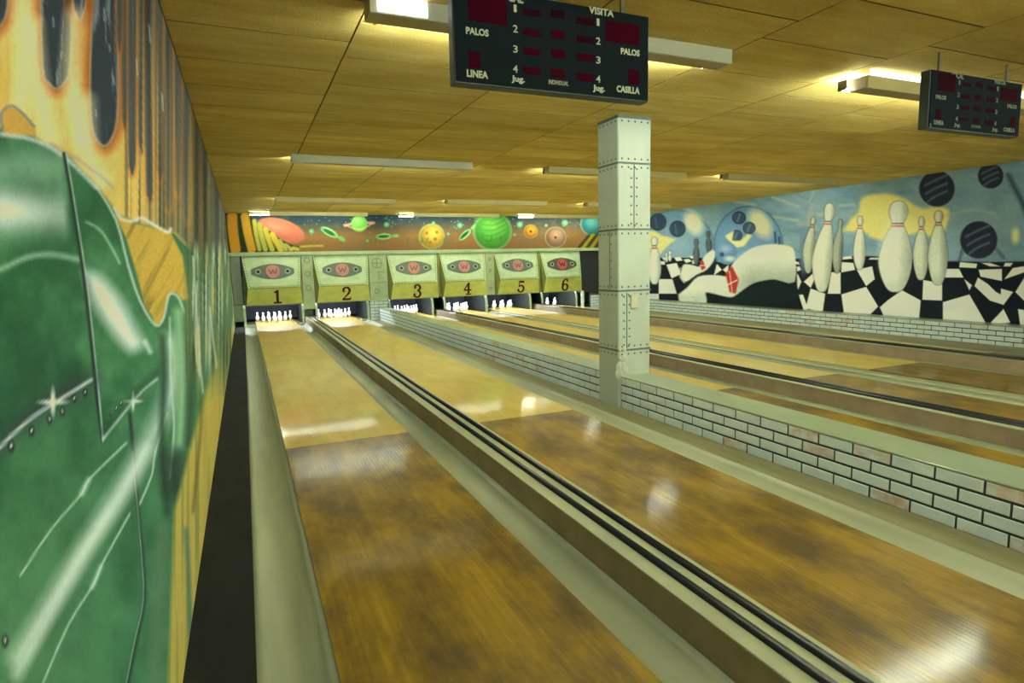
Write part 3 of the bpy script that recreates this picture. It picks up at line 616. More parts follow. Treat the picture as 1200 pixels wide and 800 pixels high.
# ================================================================== LANES
ORD = ['first', 'second', 'third', 'fourth', 'fifth', 'sixth']; NUMW = ['one', 'two', 'three', 'four', 'five', 'six']
L = [0.0, 1.73, 3.88, 5.615, 7.26, 9.0]; LW = 1.05
GL = [(-.28, 0), (1.560, 1.73), (3.765, 3.88), (5.405, 5.615), (7.006, 7.26), (8.80, 9.0)]
GR = [(1.05, 1.294), (2.78, 3.039), (4.93, 5.139), (6.665, 6.919), (8.31, 8.534), (10.05, 10.309)]
GEND = 17.93
YJ = 5.28
def boards(x0, y0, y1, n=39):
    m = MB(); w_ = LW/n; vals = []
    for i in range(n):
        a, b = x0+i*w_, x0+(i+1)*w_; g = .0006; z = R.uniform(-.0003, 0)
        m.v += [(a, y0, -.03), (b, y0, -.03), (b, y1, -.03), (a, y1, -.03), (a+g, y0, z), (b-g, y0, z), (b-g, y1, z), (a+g, y1, z), (a, y0, z-.0006), (b, y0, z-.0006), (b, y1, z-.0006), (a, y1, z-.0006)]
        n0 = i*12; r = R.random()
        for q in ((4, 5, 6, 7), (8, 4, 7, 11), (5, 9, 10, 6), (0, 1, 9, 8), (2, 3, 11, 10), (0, 8, 11, 3), (1, 2, 10, 9)):
            m.f.append(tuple(n0+k for k in q)); m.m.append(0); vals.append(r)
        m.f.append((n0+8, n0+9, n0+5, n0+4)); m.m.append(0); vals.append(r)
    return m, vals
def gutter(x0, x1, y0, y1, d=.062):
    m = MB(); n = 9; pr = []
    for i in range(n+1):
        t = i/n; pr.append((x0+(x1-x0)*t, -.012-d*math.sin(math.pi*t)**.7))
    pr += [(x1, -.08), (x0, -.08)]
    return m.extr(pr, y0, y1)
lane_names = ['first bowling lane, beside the green mural wall', 'second bowling lane, between the double black rails and the white brick divider', 'third bowling lane, mostly hidden behind the white brick divider',
              'fourth bowling lane, just beyond the middle pair of black rails', 'fifth bowling lane, right of the plain gutter divider', 'sixth bowling lane, farthest right, a sliver behind the last black rails']
for i, x in enumerate(L):
    t = thing('bowling_lane', lane_names[i], 'lane', (x, FOUL, 0))
    for nm, y0, y1, mt, lb in (('dark_boards', FOUL, YJ, M_DARK, 'worn dark amber boards'), ('light_boards', YJ, DECK, M_LIGHT, 'pale maple boards')):
        m, vals = boards(x, y0, y1); shifted(m, (x, FOUL, 0))
        o = obj(nm, m, mt, t, fixn=False); tag(o, lb, kind='stuff')
        a = o.data.attributes.new('board', 'FLOAT', 'FACE'); a.data.foreach_set('value', vals)
    obj('lane_bed', shifted(MB().box(x+.002, x+LW-.002, FOUL, DECK, -.08, -.032), (x, FOUL, 0)), M_BROWN, t)
    for g in (GL[i], GR[i]): obj('gutter', shifted(gutter(g[0], g[1], FOUL, GEND), (x, FOUL, 0)), M_GUT, t, smooth=True)
# flat ledges and the low ridge between lanes 4 and 5
tag(obj('ledge', MB().box(3.04, 3.398, FOUL, 17.93, -.08, -.062), M_LEDGE), 'worn tan ledge between the second lane gutter and the white brick divider', 'ledge')
tag(obj('ledge', MB().box(10.31, 11.296, FOUL, 17.3, -.08, -.055), M_LEDGE), 'tan ledge along the foot of the low brick wall under the pin mural', 'ledge')
tag(obj('gutter_divider', MB().box(6.92, 7.005, FOUL, 17.93, -.08, .006), M_CURBTOP, bevel=.004), 'low pale ridge between the fourth and fifth lanes', 'divider')
st = obj('trim_1', MB().box(WX, -.28, FOUL, YF, -.08, .002), M_STRIP); tag(st, 'black painted strip along the foot of the mural wall', kind='structure')
sc_ = MB()
for (xa, ya), (xb, yb) in (((WX+.02, 1.96), (-.285, 2.09)), ((WX+.02, 1.80), (-.37, 1.86))):
    d = Vector((xb-xa, yb-ya, 0)).normalized().orthogonal(); sc_.quad((xa, ya, .0035), (xb, yb, .0035), (xb+.003, yb+.005, .0035), (xa+.003, ya+.005, .0035))
obj('scratch', sc_, M_SCR, st)

# ---- ball return tracks
tr = [(1.30, 'low curb with two black ball rails between the first and second lanes'), (5.145, 'low curb with black ball rails between the third and fourth lanes, behind the brick divider'), (8.54, 'farthest curb with black ball rails, between the fifth and sixth lanes')]
for x, lb in tr:
    t = thing('ball_return_track', lb, 'ball return', (x, FOUL, -.08)); lo = (x, FOUL, -.08)
    obj('curb', shifted(MB().box(x, x+.253, FOUL, 18.4, -.08, .131), lo), M_BROWN, t)
    obj('curb_top', shifted(MB().box(x-.004, x+.257, FOUL, 18.4, .131, .145), lo), M_CURBTOP, t, bevel=.003)
    for rx in (.094, .195):
        obj('rail', shifted(MB().tube((x+rx, FOUL, .150), (x+rx, 18.4, .150), .019, 12), lo), M_BLACK, t, smooth=True)

# ---- white brick low walls
BL, BH = .262, .085
bmesh_cache = {}
def brick_mesh(ln):
    k = round(ln, 3)
    if k not in bmesh_cache:
        hl, hh = ln/2-.007, BH/2-.008; m = MB()
        m.v = [(0, -hl, -hh), (0, hl, -hh), (0, hl, hh), (0, -hl, hh), (-.004, -hl, -hh), (-.004, hl, -hh), (-.004, hl, hh), (-.004, -hl, hh),
               (-.008, -hl+.004, -hh+.004), (-.008, hl-.004, -hh+.004), (-.008, hl-.004, hh-.004), (-.008, -hl+.004, hh-.004)]
        m.f = [(3, 2, 1, 0)]+[(i, (i+1) % 4, 4+(i+1) % 4, 4+i) for i in range(4)]+[(4+i, 4+(i+1) % 4, 8+(i+1) % 4, 8+i) for i in range(4)]+[(8, 9, 10, 11)]
        m.m = [0]*len(m.f); bmesh_cache[k] = [m.mesh('brick', M_BRICK), m.mesh('brick', M_BRICK2)]
    return bmesh_cache[k]
def brick_wall(label, x, xb, y0, y1, ysolo, cat='wall', cap=True, solo0=None):
    t = thing('brick_divider', label, cat, (x, y0, -.08)); lo = (x, y0, -.08)
    obj('wall_core', shifted(MB().box(x+.008, xb, y0, y1, -.08, .262), lo), M_MORTAR, t)
    if cap: obj('cap', shifted(MB().box(x, xb+.005, y0, y1, .262, .278), lo), M_CAP, t, bevel=.004)
    far = MB()
    for c in range(4):
        y = y0-(BL/2 if c % 2 else 0)-.06*0; z = -.072+BH*(c+.5)
        while y < y1-.03:
            a, b = max(y, y0), min(y+BL, y1)
            if b-a > .04:
                if (a+b)/2 < ysolo and (solo0 is None or (a+b)/2 > solo0):
                    me_ = brick_mesh(b-a)[1 if R.random() < .10 else 0]
                    o = bpy.data.objects.new('brick', me_); COL.objects.link(o); o.parent = t
                    o.location = (.008+R.uniform(-.0015, .0012), (a+b)/2-y0, z+.08); o.rotation_euler = (R.uniform(-.006, .006), 0, R.uniform(-.004, .004))
                else:
                    me_ = brick_mesh(b-a)[0]; n = len(far.v)
                    far.v += [(v.co.x+.008, v.co.y+(a+b)/2-y0, v.co.z+z+.08) for v in me_.vertices]; far.f += [tuple(n+i for i in p.vertices) for p in me_.polygons]; far.m += [0]*len(me_.polygons)
            y += BL
    if far.v: tag(obj('bricks_far', far, M_BRICK, t), kind='stuff')
    return t
CY0, CY1 = 5.34, 5.722
brick_wall('white painted brick divider nearest the camera, in front of the riveted column', 3.40, 3.755, FOUL, CY0-.002, 9)
brick_wall('white painted brick divider running back from the riveted column to the machines', 3.40, 3.755, CY1+.002, 17.95, 9.9)
brick_wall('low white brick wall under the pin and checkerboard mural', 11.30, RWX-.002, FOUL, 17.3, 11.5, solo0=4.0)

# ---- riveted column
t = thing('riveted_column', 'square grey white column painted as riveted steel, standing in the brick divider', 'column', (3.37, CY0, -.08)); lo = (3.37, CY0, -.08)
CX0, CX1 = 3.37, 3.778
m = MB(); c = .012
prof = [(CX0+c, CY0), (CX1-c, CY0), (CX1, CY0+c), (CX1, CY1), (CX0, CY1), (CX0, CY0+c)]
n = len(prof); m.v = [(x, y, -.08) for x, y in prof]+[(x, y, H) for x, y in prof]
for i in range(n): j = (i+1) % n; m.f.append((i, j, n+j, n+i)); m.m.append(0)
m.f.append(tuple(range(n, 2*n))); m.f.append(tuple(reversed(range(n)))); m.m += [0, 0]
obj('shaft', shifted(m, lo), M_COL, t)
zs = [2.957, 2.50, 1.827, 1.188, .555]
bands = MB(); riv = MB()
for z in zs:
    h = .010 if z < 2.9 else .014
    bands.box(CX0-.004, CX1+.004, CY0-.004, CY1+.004, z-h, z+h)
    for dz in ((-.042, .042) if z < 2.9 else (-.042,)):
        for k in range(5):
            x = CX0+.045+k*.08; riv.lathe([(.0115, 0), (.009, .003), (.0, .0055)], (0, 0, 0), 6)
            nn = 18; base = len(riv.v)-nn
            riv.v[base:] = [(x+a, CY0-.004-cz*1.0, z+dz+b) for a, b, cz in riv.v[base:]]
        for k in range(5):
            y = CY0+.04+k*.075; riv.lathe([(.0115, 0), (.009, .003), (.0, .0055)], (0, 0, 0), 6); base = len(riv.v)-18
            riv.v[base:] = [(CX0-.004-cz, y+a, z+dz+b) for a, b, cz in riv.v[base:]]
def vseam(face, pos, z0, z1):
    if face == 'f': bands.box(pos-.005, pos+.005, CY0-.004, CY0, z0, z1)
    else: bands.box(CX0-.004, CX0, pos-.005, pos+.005, z0, z1)
    k = int((z1-z0)/.085)
    for i in range(k):
        z = z0+(i+.5)*(z1-z0)/k
        for dd in ((-.035, .035) if face == 'f' else (-.03,)):
            riv.lathe([(.0115, 0), (.009, .003), (.0, .0055)], (0, 0, 0), 6); base = len(riv.v)-18
            if face == 'f': riv.v[base:] = [(pos+dd+a, CY0-.001-cz, z+b) for a, b, cz in riv.v[base:]]
            else: riv.v[base:] = [(CX0-.001-cz, pos+dd+a, z+b) for a, b, cz in riv.v[base:]]
vseam('f', 3.565, 1.84, 2.49); vseam('l', 5.50, 1.20, 1.81); vseam('f', 3.475, .57, 1.17)
tag(obj('seam_bands', shifted(bands, lo), M_COLSEAM, t), 'dark seam bands')
tag(obj('rivets', shifted(riv, lo), M_RIVET, t), kind='stuff')
ps = MB()
for k in range(26):
    x = CX0+R.uniform(-.004, .085); z = .30+R.random()**1.3*.34; w_ = R.uniform(.02, .05); d = R.uniform(.006, .018)
    ps.lathe([(w_, 0), (w_*.8, d*.6), (w_*.3, d)], (0, 0, 0), 7); base = len(ps.v)-21; s_ = R.uniform(.8, 1.6)
    ps.v[base:] = [(x+a, CY0+.004-cz, z+b*s_) for a, b, cz in ps.v[base:]]
obj('broken_plaster', shifted(ps, lo), M_PLAST, t)
sw = thing('light_switch', 'small cream switch plate on the riveted column', 'switch', (3.565, CY0-.006, 1.075))
obj('plate', MB().box(-.042, .042, -.012, .001, -.075, .075), M_SWITCH, sw, bevel=.003); obj('rocker', MB().box(-.018, .018, -.017, -.012, -.03, .03), M_WHITE, sw, bevel=.002)

# ================================================================== PIN MACHINES
YM = 17.4
YP = 18.44
mx = [(-.235, 1.235), (1.545, 3.045), (3.575, 5.06), (5.14, 6.595), (6.90, 8.385), (8.485, 9.945)]
Z0, ZC, Z1 = .56, 1.03, 1.865
def frustum(x0, x1):
    """crease stands forward and is narrower than the top and the foot"""
    yt, yc, yb = YM, YM-.25, YM-.06; k = .10
    return {'tl': (x0, yt, Z1), 'tr': (x1, yt, Z1), 'cl': (x0+k, yc, ZC), 'cr': (x1-k*.8, yc, ZC), 'bl': (x0+.03, yb-.12, Z0), 'br': (x1-.03, yb-.12, Z0)}
def digit(ch):
    """slab serif numerals as outlines in a box about 1 high"""
    S = {'1': [[(-.06, .46), (.10, .5), (.10, -.38), (-.08, -.38), (-.08, .28), (-.22, .26), (-.22, .33)], [(-.26, -.38), (.28, -.38), (.28, -.5), (-.26, -.5)]],
         '2': 'p', '3': 'p', '4': [[(.02, .5), (.16, .5), (.16, -.38), (-.02, -.38), (-.02, .2)], [(-.36, -.06), (-.28, -.16), (.34, -.16), (.34, -.04), (-.3, -.04)], [(-.36, -.08), (-.24, -.08), (.12, .5), (.0, .5)], [(-.16, -.4), (.3, -.4), (.3, -.5), (-.16, -.5)]], '5': 'p', '6': 'p'}
    if S[ch] != 'p': return S[ch]
    def stroke(pts, ws):
        out = []
        for i in range(len(pts)-1):
            (ax, az), (bx, bz) = pts[i], pts[i+1]; wa, wb = ws[i], ws[i+1]; dx, dz = bx-ax, bz-az; l = math.hypot(dx, dz) or 1; nx, nz = -dz/l, dx/l; e = .015
            ax -= dx/l*e; az -= dz/l*e; bx += dx/l*e; bz += dz/l*e
            out.append([(ax+nx*wa, az+nz*wa), (ax-nx*wa, az-nz*wa), (bx-nx*wb, bz-nz*wb), (bx+nx*wb, bz+nz*wb)])
        return out
    def arc(cx, cz, rx, rz, a0, a1, n=9, w0=.05, w1=.09):
        P = []; W_ = []
        for i in range(n+1):
            a = math.radians(a0+(a1-a0)*i/n); P.append((cx+rx*math.cos(a), cz+rz*math.sin(a))); W_.append(w0+(w1-w0)*abs(math.cos(a)))
        return stroke(P, W_)
    blob = lambda x, z, r=.09: [[(x+r*math.cos(math.radians(k*45)), z+r*math.sin(math.radians(k*45))) for k in range(8)]]
    if ch == '2': return arc(0, .24, .24, .24, 170, -40)+stroke([(.2, .08), (-.05, -.2), (-.28, -.42)], [.09, .05, .05])+stroke([(-.3, -.42), (.1, -.42), (.28, -.40)], [.06, .08, .07])+stroke([(.29, -.44), (.32, -.26)], [.04, .03])+blob(-.2, .2)
    if ch == '3': return arc(-.02, .25, .22, .23, 160, -85)+arc(-.02, -.24, .26, .26, 88, -165)+blob(-.2, .26)+blob(-.24, -.26)
    if ch == '5': return stroke([(-.2, .42), (.26, .42)], [.08, .09])+stroke([(-.18, .48), (-.2, .0)], [.03, .03])+arc(-.02, -.18, .27, .28, 130, -165)+blob(-.24, -.26)
    if ch == '6': return arc(0, -.2, .25, .27, 0, 360, 16)+arc(.06, .0, .32, .5, 62, 190)+blob(.18, .34)
def lerp3(a, b, t): return tuple(a[i]+(b[i]-a[i])*t for i in range(3))
for i, (x0, x1) in enumerate(mx):
    q = frustum(x0, x1); lo = ((x0+x1)/2, YM, Z0)
    t = thing('pinsetter_mask', 'pale green and yellow machine front with maroon numeral %s, %s from the left' % (NUMW[i], ORD[i]), 'machine front', lo)
    def hex_(a, b, c_, d, th=.02):
        mm = MB(); n_ = Vector(b)-Vector(a); n_ = n_.cross(Vector(d)-Vector(a)).normalized()
        if n_.y > 0: n_ = -n_
        return shifted(mm.ngon([a, b, c_, d], -th, n_) if False else mm.ngon([tuple(Vector(p)-n_*th) for p in (a, b, c_, d)], th, n_), lo), n_
    up, nu = hex_(q['cl'], q['cr'], q['tr'], q['tl']); obj('upper_panel', up, M_MASKP, t)
    lw, nl = hex_(q['bl'], q['br'], q['cr'], q['cl']); tag(obj('number_panel', lw, M_MASKB, t), 'yellow green lower band')
    for s in ('l', 'r'):
        xs = x0 if s == 'l' else x1
        a, b, c_, = q['t'+s], q['c'+s], q['b'+s]; back = (xs, YM+.02, Z0)
        mm = MB(); dx = .012 if s == 'l' else -.012
        P = [a, b, c_, back]; P2 = [(p[0]+dx, p[1]+.01, p[2]) for p in P]
        mm.v = P+P2; mm.f = [(0, 1, 2, 3), (7, 6, 5, 4), (0, 4, 5, 1), (1, 5, 6, 2), (2, 6, 7, 3), (3, 7, 4, 0)]; mm.m = [0]*6
        tag(obj('side_panel', shifted(mm, lo), M_MASKS, t), 'olive side panel')
    # local frames on the sloping panels
    def frame(a, b, c_, d, nrm):
        A, B, C_, D = [Vector(p)-Vector(lo) for p in (a, b, c_, d)]; ex = (B-A).normalized(); ez = ((C_+D)/2-(A+B)/2).normalized(); o_ = (A+B+C_+D)/4; return o_, ex, ez, Vector(nrm)
    fu = frame(q['cl'], q['cr'], q['tr'], q['tl'], nu); flw = frame(q['bl'], q['br'], q['cr'], q['cl'], nl)
    def on(fr, u, v, d=.001): o_, ex, ez, n_ = fr; return tuple(o_+ex*u+ez*v+n_*d)
    emb = MB(); pts = [on(fu, .47*math.cos(a), (.165*math.sin(a)) if abs(math.cos(a)) < .97 else .165*math.sin(a)*1.0) for a in [2*math.pi*k/28 for k in range(28)]]
    pts = []
    for k in range(13): uu = -.53+1.06*k/12; pts.append(on(fu, uu, .065+.145*(1-(uu/.53)**2)))
    for k in range(13): uu = .53-1.06*k/12; pts.append(on(fu, uu, -.065-.145*(1-(uu/.53)**2)))
    eo = obj('emblem_plate', emb.ngon([pts[k] for k in reversed(range(26))], .012, fu[3]), M_EMB6 if i == 5 else M_EMB, t); tag(eo, 'lens shaped grey plate')
    dm_ = MB().ngon([on(fu, .178*math.cos(2*math.pi*k/24), .178*math.sin(2*math.pi*k/24), .013) for k in range(24)], .008, fu[3]); tag(obj('emblem_disc', dm_, M_EMBRED6 if i == 5 else M_EMBRED, eo), 'faded red disc')
    wm = MB(); sg = [(-.105, .075), (-.05, -.075), (0, .045), (.05, -.075), (.105, .075)]
    for a in range(4):
        (ax, az), (bx, bz) = sg[a], sg[a+1]; w_ = .013
        wm.ngon([on(fu, ax-w_, az, .022), on(fu, ax+w_, az, .022), on(fu, bx+w_, bz, .022), on(fu, bx-w_, bz, .022)], .004, fu[3])
    tag(obj('letter', wm, M_NUM if i == 5 else M_EMB6, eo), 'letter W')
    for sx in (-.365, .365):
        rg = MB(); N_ = 16
        for k in range(N_):
            a, b = 2*math.pi*k/N_, 2*math.pi*(k+1)/N_; r1, r2 = .045, .07
            rg.ngon([on(fu, sx+r1*math.cos(a), r1*math.sin(a), .013), on(fu, sx+r2*math.cos(a), r2*math.sin(a), .013), on(fu, sx+r2*math.cos(b), r2*math.sin(b), .013), on(fu, sx+r1*math.cos(b), r1*math.sin(b), .013)], .006, fu[3])
        obj('ring', rg, M_PANEL, eo)
        obj('hole', MB().ngon([on(fu, sx+.044*math.cos(2*math.pi*k/12), .044*math.sin(2*math.pi*k/12), .012) for k in range(12)], .003, fu[3]), M_DARKBOX, eo)
    nm = MB(); s_ = .37
    for pl in digit(str(i+1)): 
        nm.ngon([on(flw, px_*s_+.06, pz_*s_-.01, .002) for px_, pz_ in pl], .005, flw[3])
    tag(obj('numeral', nm, M_NUM, t), 'maroon numeral %s' % NUMW[i])
    stud = MB()
    def row(fr, A, B, n_, ins=0):
        for k in range(n_):
            p = lerp3(A, B, (k+.5)/n_); P_ = Vector(p)-Vector(lo); r = .017
            stud.ngon([tuple(P_+fr[1]*(r*math.cos(a))+fr[2]*(r*math.sin(a))) for a in [2*math.pi*j/6 for j in range(6)]], .006, fr[3])
    def inset(a, b, c_, d, k): C_ = tuple((a[j]+b[j]+c_[j]+d[j])/4 for j in range(3)); return [lerp3(p, C_, k) for p in (a, b, c_, d)]
    A, B, C_, D = inset(q['cl'], q['cr'], q['tr'], q['tl'], .06); row(fu, A, B, 24); row(fu, B, C_, 12); row(fu, C_, D, 24); row(fu, D, A, 12)
    A, B, C_, D = inset(q['bl'], q['br'], q['cr'], q['cl'], .06); row(flw, A, B, 24); row(flw, C_, D, 24)
    tag(obj('studs', stud, M_STUD, t), kind='stuff')
# header beam over the machines
tag(obj('trim_2', MB().box(WX, 11.3, YM-.06, YM+.04, 1.868, 1.962), M_PANEL, bevel=.005), 'pale green beam above the machine fronts', kind='structure')
# panels between the machine fronts
def pillar(x0, x1, label, z0=.57, mt=M_PANEL, y=YM-.03):
    t_ = thing('pillar_panel', label, 'panel', ((x0+x1)/2, y, z0)); lo_ = ((x0+x1)/2, y, z0)
    obj('board', shifted(MB().box(x0, x1, y, y+.04, z0, 1.866), lo_), mt, t_, bevel=.003); return t_
def ring_part(t_, u, z, r, y=-.002, w_=.018, nm='ring'):
    rg = MB()
    for k in range(16):
        a, b = 2*math.pi*k/16, 2*math.pi*(k+1)/16
        rg.ngon([(u+(r-w_)*math.cos(a), y, z+(r-w_)*math.sin(a)), (u+r*math.cos(a), y, z+r*math.sin(a)), (u+r*math.cos(b), y, z+r*math.sin(b)), (u+(r-w_)*math.cos(b), y, z+(r-w_)*math.sin(b))], .006, (0, -1, 0))
    obj(nm, rg, M_PLINE, t_)
tag(obj('end_panel', MB().box(1.30, 1.575, 18.42, 18.46, -.079, .70), M_CURBTOP, bevel=.003), 'pale panel at the far end of the ball rails between the first and second lanes', 'panel')
a_ = pillar(1.245, 1.535, 'pale green panel with three rings between machine fronts one and two', .40)
for z in (1.33, .96, .58): ring_part(a_, 0, z, .075)
b_ = pillar(3.055, 3.565, 'pale green panel with cross circle emblem between machine fronts two and three', .56)
ring_part(b_, -.03, 1.05, .15); obj('cross', MB().box(-.17, .11, -.008, -.002, 1.04, 1.06).box(-.04, -.02, -.008, -.002, .91, 1.19), M_PLINE, b_)
ln = MB(); 
for (ax, az), (bx, bz) in (((-.02, .80), (.14, .80)), ((.0, .62), (.14, .62)), ((.0, .62), (.0, .80)), ((.0, .71), (.1, .71)), ((-.2, .50), (.2, .50))): ln.box(min(ax, bx)-.008, max(ax, bx)+.008, -.008, -.002, min(az, bz)-.008, max(az, bz)+.008)
obj('painted_lines', ln, M_PLINE, b_); ring_part(b_, -.07, .26, .07)
c_p = pillar(5.065, 5.135, 'narrow olive panel between machine fronts three and four', .6, M_MASKS)
d_p = pillar(6.60, 6.895, 'narrow riveted panel between machine fronts four and five', .56)
for z in (1.1, .75, .2): ring_part(d_p, 0, z, .05)
pillar(8.39, 8.48, 'narrow olive panel between machine fronts five and six', .6, M_MASKS)
e_p = pillar(-.50, -.275, 'grey metal panel with screws left of machine front one', .60, M_GREY)
for z in (1.05, .65, .2): ring_part(e_p, 0, z, .045)
tag(obj('side_panel', MB().box(WX+.005, -.30, YM-.10, YM-.05, .16, .59), M_GREEN, bevel=.004), 'dull green panel low in the corner left of machine front one', 'panel')
# block painted near-black for the shade inside the opening, and post at the right
tag(obj('opening_shade', MB().box(10.0, 11.2, YM+.05, YM+.25, .50, 1.865), M_DARKBOX), 'block painted dark for the shade in the opening right of machine front six', 'opening')
tag(obj('corner_post', MB().box(9.96, 9.995, YM-.2, YM-.04, 0.003, .56), M_KEDGE, bevel=.004), 'pale post under the right end of machine front six', 'post')
def brick_end(xa, xb, y, zt, label):
    lo = ((xa+xb)/2, y, -.062); eb = thing('brick_end', label, 'wall', lo); rows = int((zt+.06)/.092)
    obj('wall_core', shifted(MB().box(xa, xb, y, y+.05, -.062, zt), lo), M_MORTAR, eb)
    bb = MB()
    for c in range(rows):
        x = xa+.008-(BL/2 if c % 2 else 0)
        while x < xb-.02:
            a, b = max(x, xa+.008), min(x+BL, xb-.008)
            if b-a > .04: bb.box(a+.006, b-.006, y-.008, y, -.055+c*.092, .025+c*.092)
            x += BL
    tag(obj('bricks', shifted(bb, lo), M_BRICK, eb), kind='stuff')
brick_end(10.33, 11.29, YM-.02, .47, 'short white brick wall right of machine front six')
brick_end(3.13, 3.69, 17.97, .60, 'white brick pier end between the second and third pin decks')

# kickbacks between pits, curtains, lamps, pins
kb = [(-.29, -.24, 'left of the first pin deck'), (1.235, 1.275, 'right of the first pin deck'), (1.60, 1.64, 'left of the second pin deck'), (3.06, 3.11, 'right of the second pin deck'), (3.70, 3.74, 'left of the third pin deck'), (5.03, 5.075, 'right of the third pin deck'),
      (5.42, 5.46, 'left of the fourth pin deck'), (6.80, 6.86, 'between the fourth and fifth pin decks'), (8.38, 8.42, 'right of the fifth pin deck'), (8.82, 8.86, 'left of the sixth pin deck'), (10.13, 10.17, 'right of the sixth pin deck')]
for x0, x1, wh_ in kb:
    lo = (x0, 18.0, -.08); t = thing('kickback', 'dark side board with pale front edge '+wh_, 'side board', lo)
    y0 = 17.96
    P = [(y0+.14, .545), (y0+.05, .46), (y0, .32), (y0, -.08), (19.95, -.08), (19.95, 1.3), (y0+.22, 1.3), (y0+.22, .545)]
    m = MB(); n = len(P); m.v = [(x0, a, b) for a, b in P]+[(x1, a, b) for a, b in P]
    for k in range(n): j = (k+1) % n; m.f.append((k, j, n+j, n+k)); m.m.append(0)
    m.f.append(tuple(range(n))); m.f.append(tuple(reversed(range(n, 2*n)))); m.m += [0, 0]
    obj('board', shifted(m, lo), M_KICK, t)
    e = MB()
    for k in range(3):
        (a0, b0), (a1, b1) = P[k], P[k+1]
        e.v += [(x0-.008, a0-.012, b0), (x1+.008, a0-.012, b0), (x1+.008, a0+.02, b0), (x0-.008, a0+.02, b0), (x0-.008, a1-.012, b1), (x1+.008, a1-.012, b1), (x1+.008, a1+.02, b1), (x0-.008, a1+.02, b1)]
        nn = len(e.v)-8
        for f_ in ((0, 1, 5, 4), (2, 3, 7, 6), (0, 4, 7, 3), (1, 2, 6, 5), (0, 3, 2, 1), (4, 5, 6, 7)): e.f.append(tuple(nn+z for z in f_)); e.m.append(0)
    tag(obj('edge_trim', shifted(e, lo), M_KEDGE, t), 'pale edge trim')
pit = obj('pit_floor', MB().box(WX, RWX, DECK, 20.5, -.2, -.12), M_DARKBOX); tag(pit, 'dark pit floor behind the pins', kind='structure')
for i, x in enumerate(L):
    a, b = [(-.24, 1.235), (1.64, 3.06), (3.74, 5.03), (5.46, 6.80), (6.86, 8.38), (8.86, 10.13)][i]
    cu = MB(); nf = 14
    for k in range(nf):
        u0, u1 = a+(b-a)*k/nf, a+(b-a)*(k+1)/nf; dy = .02*(k % 2)
        cu.box(u0, u1, 20.0+dy, 20.04+dy, .0, 1.35)
    tag(obj('pit_curtain', cu, M_CURTAIN), 'dark blue curtain hanging behind the pins of the %s lane' % ORD[i], 'curtain')
    lo = (x+.525, 18.22, .98); lt = thing('pin_light', 'tube light over the pins of the %s lane' % ORD[i], 'light', lo)
    obj('housing', MB().box(a+.001-lo[0], b-.001-lo[0], -.05, .03, 0, .05), M_WHITE, lt); obj('tube', MB().tube((-.47, 0, -.02), (.47, 0, -.02), .016, 8), M_PITTUBE, lt)
    for g, sd in ((GL[i], 'left'), (GR[i], 'right')):
        tag(obj('gutter_lip', MB().box(g[0]+.002, g[1]-.002, GEND+.001, GEND+.02, -.08, -.004), M_KEDGE), 'pale lip closing the %s gutter before the pins of the %s lane' % (sd, ORD[i]), 'lip')
prof = [(.024, 0), (.030, .004), (.040, .03), (.052, .065), (.058, .09), (.055, .115), (.042, .15), (.028, .178), (.0225, .196), (.024, .212), (.029, .23), (.030, .246), (.025, .261), (.014, .269), (.001, .271)]
pm = MB().lathe(prof, seg=20).mesh('pin_body', M_PIN); pm.polygons.foreach_set('use_smooth', [True]*len(pm.polygons))
pos = [(0, 0, 'head pin at the front'), (-.1524, .264, 'second row left pin'), (.1524, .264, 'second row right pin'), (-.3048, .528, 'third row left pin'), (0, .528, 'third row middle pin'), (.3048, .528, 'third row right pin'),
       (-.457, .792, 'back row far left pin'), (-.1524, .792, 'back row pin, left of centre'), (.1524, .792, 'back row pin, right of centre'), (.457, .792, 'back row far right pin')]
for i, x in enumerate(L):
    for dx, dy, wh_ in pos:
        o = bpy.data.objects.new('bowling_pin', pm); COL.objects.link(o); o.location = (x+.525+dx, YP+dy, .0)
        tag(o, 'white bowling pin of the %s lane, %s' % (ORD[i], wh_), 'bowling pin', 'pins standing at the end of the %s lane' % ORD[i])

# ================================================================== LIGHTS
def fixture(x0, x1, y, label, group, drop=0.0, dep=.16, hh=.095, tx0=None, tx1=None, face=None, lit=None, tz=-.070, tmat=None, ext=-.02):
    """enamel housing; the tube runs behind it so that the bowlers do not see it"""
    lo = (x0, y, H-drop); t_ = thing('fluorescent_light', label, 'ceiling light', lo, group); ln_ = x1-x0
    h = MB().box(0, ln_, .02, dep, -hh, -.0005+(-.0 if drop == 0 else 0)); obj('housing', h, M_SHADE, t_)
    obj('front_shield', MB().box(0, ln_, 0, .018, -hh-.004, -.001), face or M_WHITE, t_, bevel=.002)
    if drop:
        for hx in (.25, ln_-.25): obj('hanger', MB().box(hx-.015, hx+.015, .05, .08, -.001, drop), M_CAPW, t_)
    a = (tx0-x0) if tx0 is not None else -ext; b = (tx1-x0) if tx1 is not None else ln_+ext
    obj('tube', MB().tube((a, dep+.05, tz), (b, dep+.05, tz), .014, 10), tmat or M_TUBE, t_)
    for xx in (a-.02, b): obj('socket', MB().box(xx, xx+.02, dep+.001, dep+.07, tz-.016, -.0), M_CAPW, t_)
    if lit and drop: obj('glow_panel', MB().box(.04, ln_-.04, .004, .016, 0, drop-.004), M_GLOW, t_)
    elif lit: obj('glow_panel', MB().box(lit[0]-x0, lit[1]-x0, -.006, 0, -hh*.92, -.004), M_GLOW, t_)  # added glowing panel standing in for a bright patch
    return t_
gp = 'fluorescent ceiling lights in rows across the hall'
fixture(.52, 3.08, 3.47, 'long white ceiling light behind the nearer scoreboard', gp, lit=(.56, .84), tz=-.061, ext=-.08)
fixture(4.44, 6.95, 3.42, 'cream ceiling light hanging behind the farther scoreboard', gp, drop=.05, face=M_CREAM, lit=1, ext=.03, tz=-.061)
